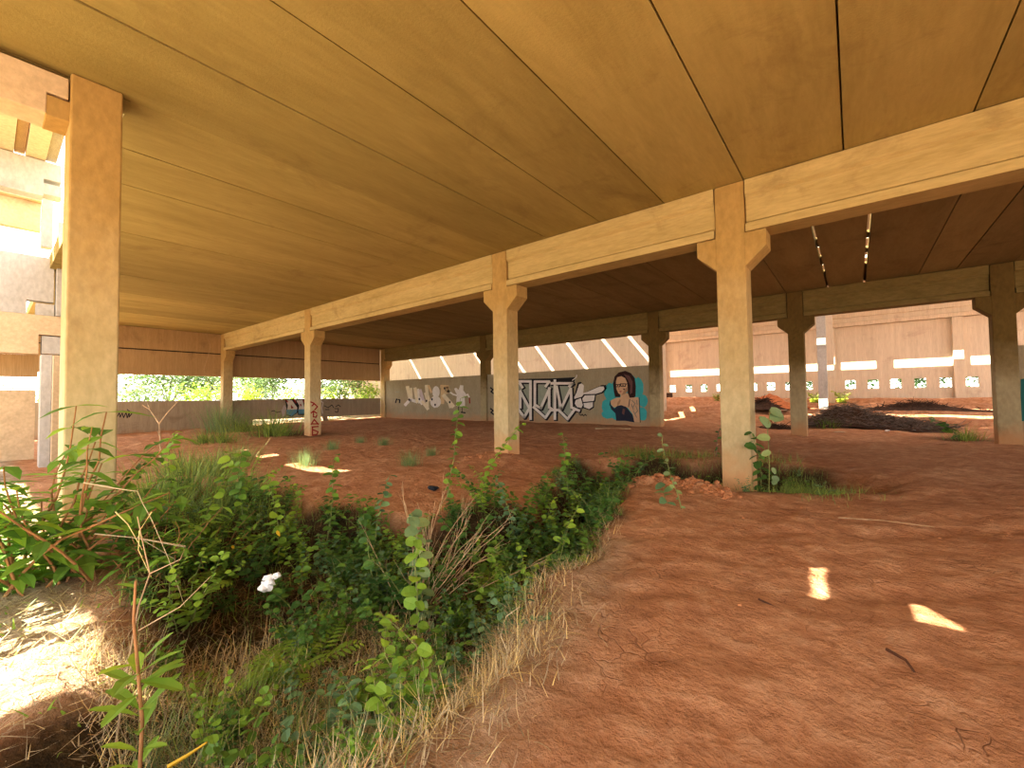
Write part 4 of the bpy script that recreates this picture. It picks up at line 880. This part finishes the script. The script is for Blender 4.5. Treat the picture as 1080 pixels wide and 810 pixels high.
# yard weeds
YB = weed('yard_shrub', 1.0, 9, 8, .2, .12, 'lime', spread=.7)
for u, s_, lb in ((858, .9, 'lime green shrub beside the base of the grey yard column'), (887, 1.0, 'sunlit lime shrub behind the pinkish yard column'), (757, .7, 'pale green shrub under the far windows, half behind the tall column')):
    p = on_y(u, 425, 32.6); tag(put(YB, p.x, 32.6, s_), lb, 'shrub')

# ------------------------------------------------------------------ greenery outside
def leafball(name, r, h_, n, lm, ls, trunk=True, z0=.2, jit=.45):
    root = empty(name); lf, st = MB(), MB(); parts = []
    cl = [(U(-r, r)*.7, U(-r, r)*.7, z0+U(.15, 1)*(h_-z0)) for _ in range(max(5, int(n/90)))]
    for _ in range(n):
        c = random.choice(cl); q = r*jit; p = (c[0]+random.gauss(0, q*.5), c[1]+random.gauss(0, q*.5), max(.05, c[2]+random.gauss(0, q*.4)))
        a = U(0, 6.28); lf.leaf(p, (math.cos(a), math.sin(a), U(-.6, .6)), (U(-.4, .4), U(-.4, .4), 1), ls*U(.6, 1.3), ls*.55, .15, .2, 3)
    if trunk:
        st.tube([(0, 0, -.3), (.05, .02, h_*.3), (0, .1, h_*.6)], .018*h_, .03, 6)
        for c in cl[:8]: st.tube([(0, .02, h_*.25), (c[0]*.5, c[1]*.5, (c[2]+h_*.25)/2), c], .008*h_, .01, 5)
        parts.append(st.build('trunk', M['bark'], root))
    parts.append(lf.build('foliage', M[lm], root)); return reg(root, *parts)
SH = [leafball('roadside_bush', 1.5, 2.3, 900, 'lime', .17, False, .1), leafball('roadside_bush', 1.4, 2.0, 900, 'leafb', .15, False, .1), leafball('roadside_bush', 1.5, 2.1, 900, 'treeleaf', .15, False, .1)]
i = 0
for y in np.arange(-2, 24, 1.9):
    x = -29.5+U(-1, .8) - (2 if y < 5 else 0); o = put(SH[(i*2) % 3], x, y, U(1.0, 1.3)); i += 1
    tag(o, 'sunlit leafy bush outside the opening above the parapet', 'bush', 'bushes outside the parapet')
TR = [leafball('slender_tree', 2.6, 4.8, 2200, 'treeleaf', .3, True, 1.6), leafball('slender_tree', 2.8, 5.2, 2000, 'treeleaf', .28, True, 1.8)]
for i, (x, y, s_) in enumerate(((-37, 8, 1.0), (-34, 13.5, .8), (-35, 19.5, .9), (-43, 12, 1.1), (-49, 17, 1.2))):
    tag(put(TR[i % 2], x, y, s_), 'thin-crowned tree showing through the opening above the parapet', 'tree', 'trees outside the parapet')
DB = leafball('dark_bush', 1.5, 3.0, 1300, 'leafd', .2, False, .1)
for i in range(11):
    tag(put(DB, -12+2.4*i, 39.5+U(-.4, .4), 1.25, dz=-.12), 'bush seen green through the small far windows', 'bush', 'bushes behind the far windows')

# ------------------------------------------------------------------ light
w = bpy.data.worlds.new('sky'); scene.world = w; w.use_nodes = True; nt = w.node_tree; bg = nt.nodes['Background']
tc = N(nt, 'ShaderNodeTexCoord'); sp = N(nt, 'ShaderNodeSeparateXYZ'); L(nt, tc.outputs['Generated'], sp.inputs[0])
L(nt, ramp(nt, sp.outputs[2], [(.0, (1.0, .95, .87)), (.12, (.97, .95, .93)), (.6, (.78, .86, 1.0))]), bg.inputs['Color']); bg.inputs['Strength'].default_value = 3.0
sd = bpy.data.lights.new('sun', 'SUN'); sd.energy = 20; sd.angle = .005; sd.color = (1, .93, .8)
so = bpy.data.objects.new('sun', sd); C.objects.link(so); so.rotation_euler = SUN.to_track_quat('-Z', 'Y').to_euler(); so.location = (-10, -4, 14)
scene.view_settings.view_transform = 'Standard'; scene.view_settings.look = 'None'; scene.view_settings.exposure = .48; scene.view_settings.gamma = .86
scene.cycles.max_bounces = 10; scene.cycles.diffuse_bounces = 7; scene.cycles.sample_clamp_indirect = 8
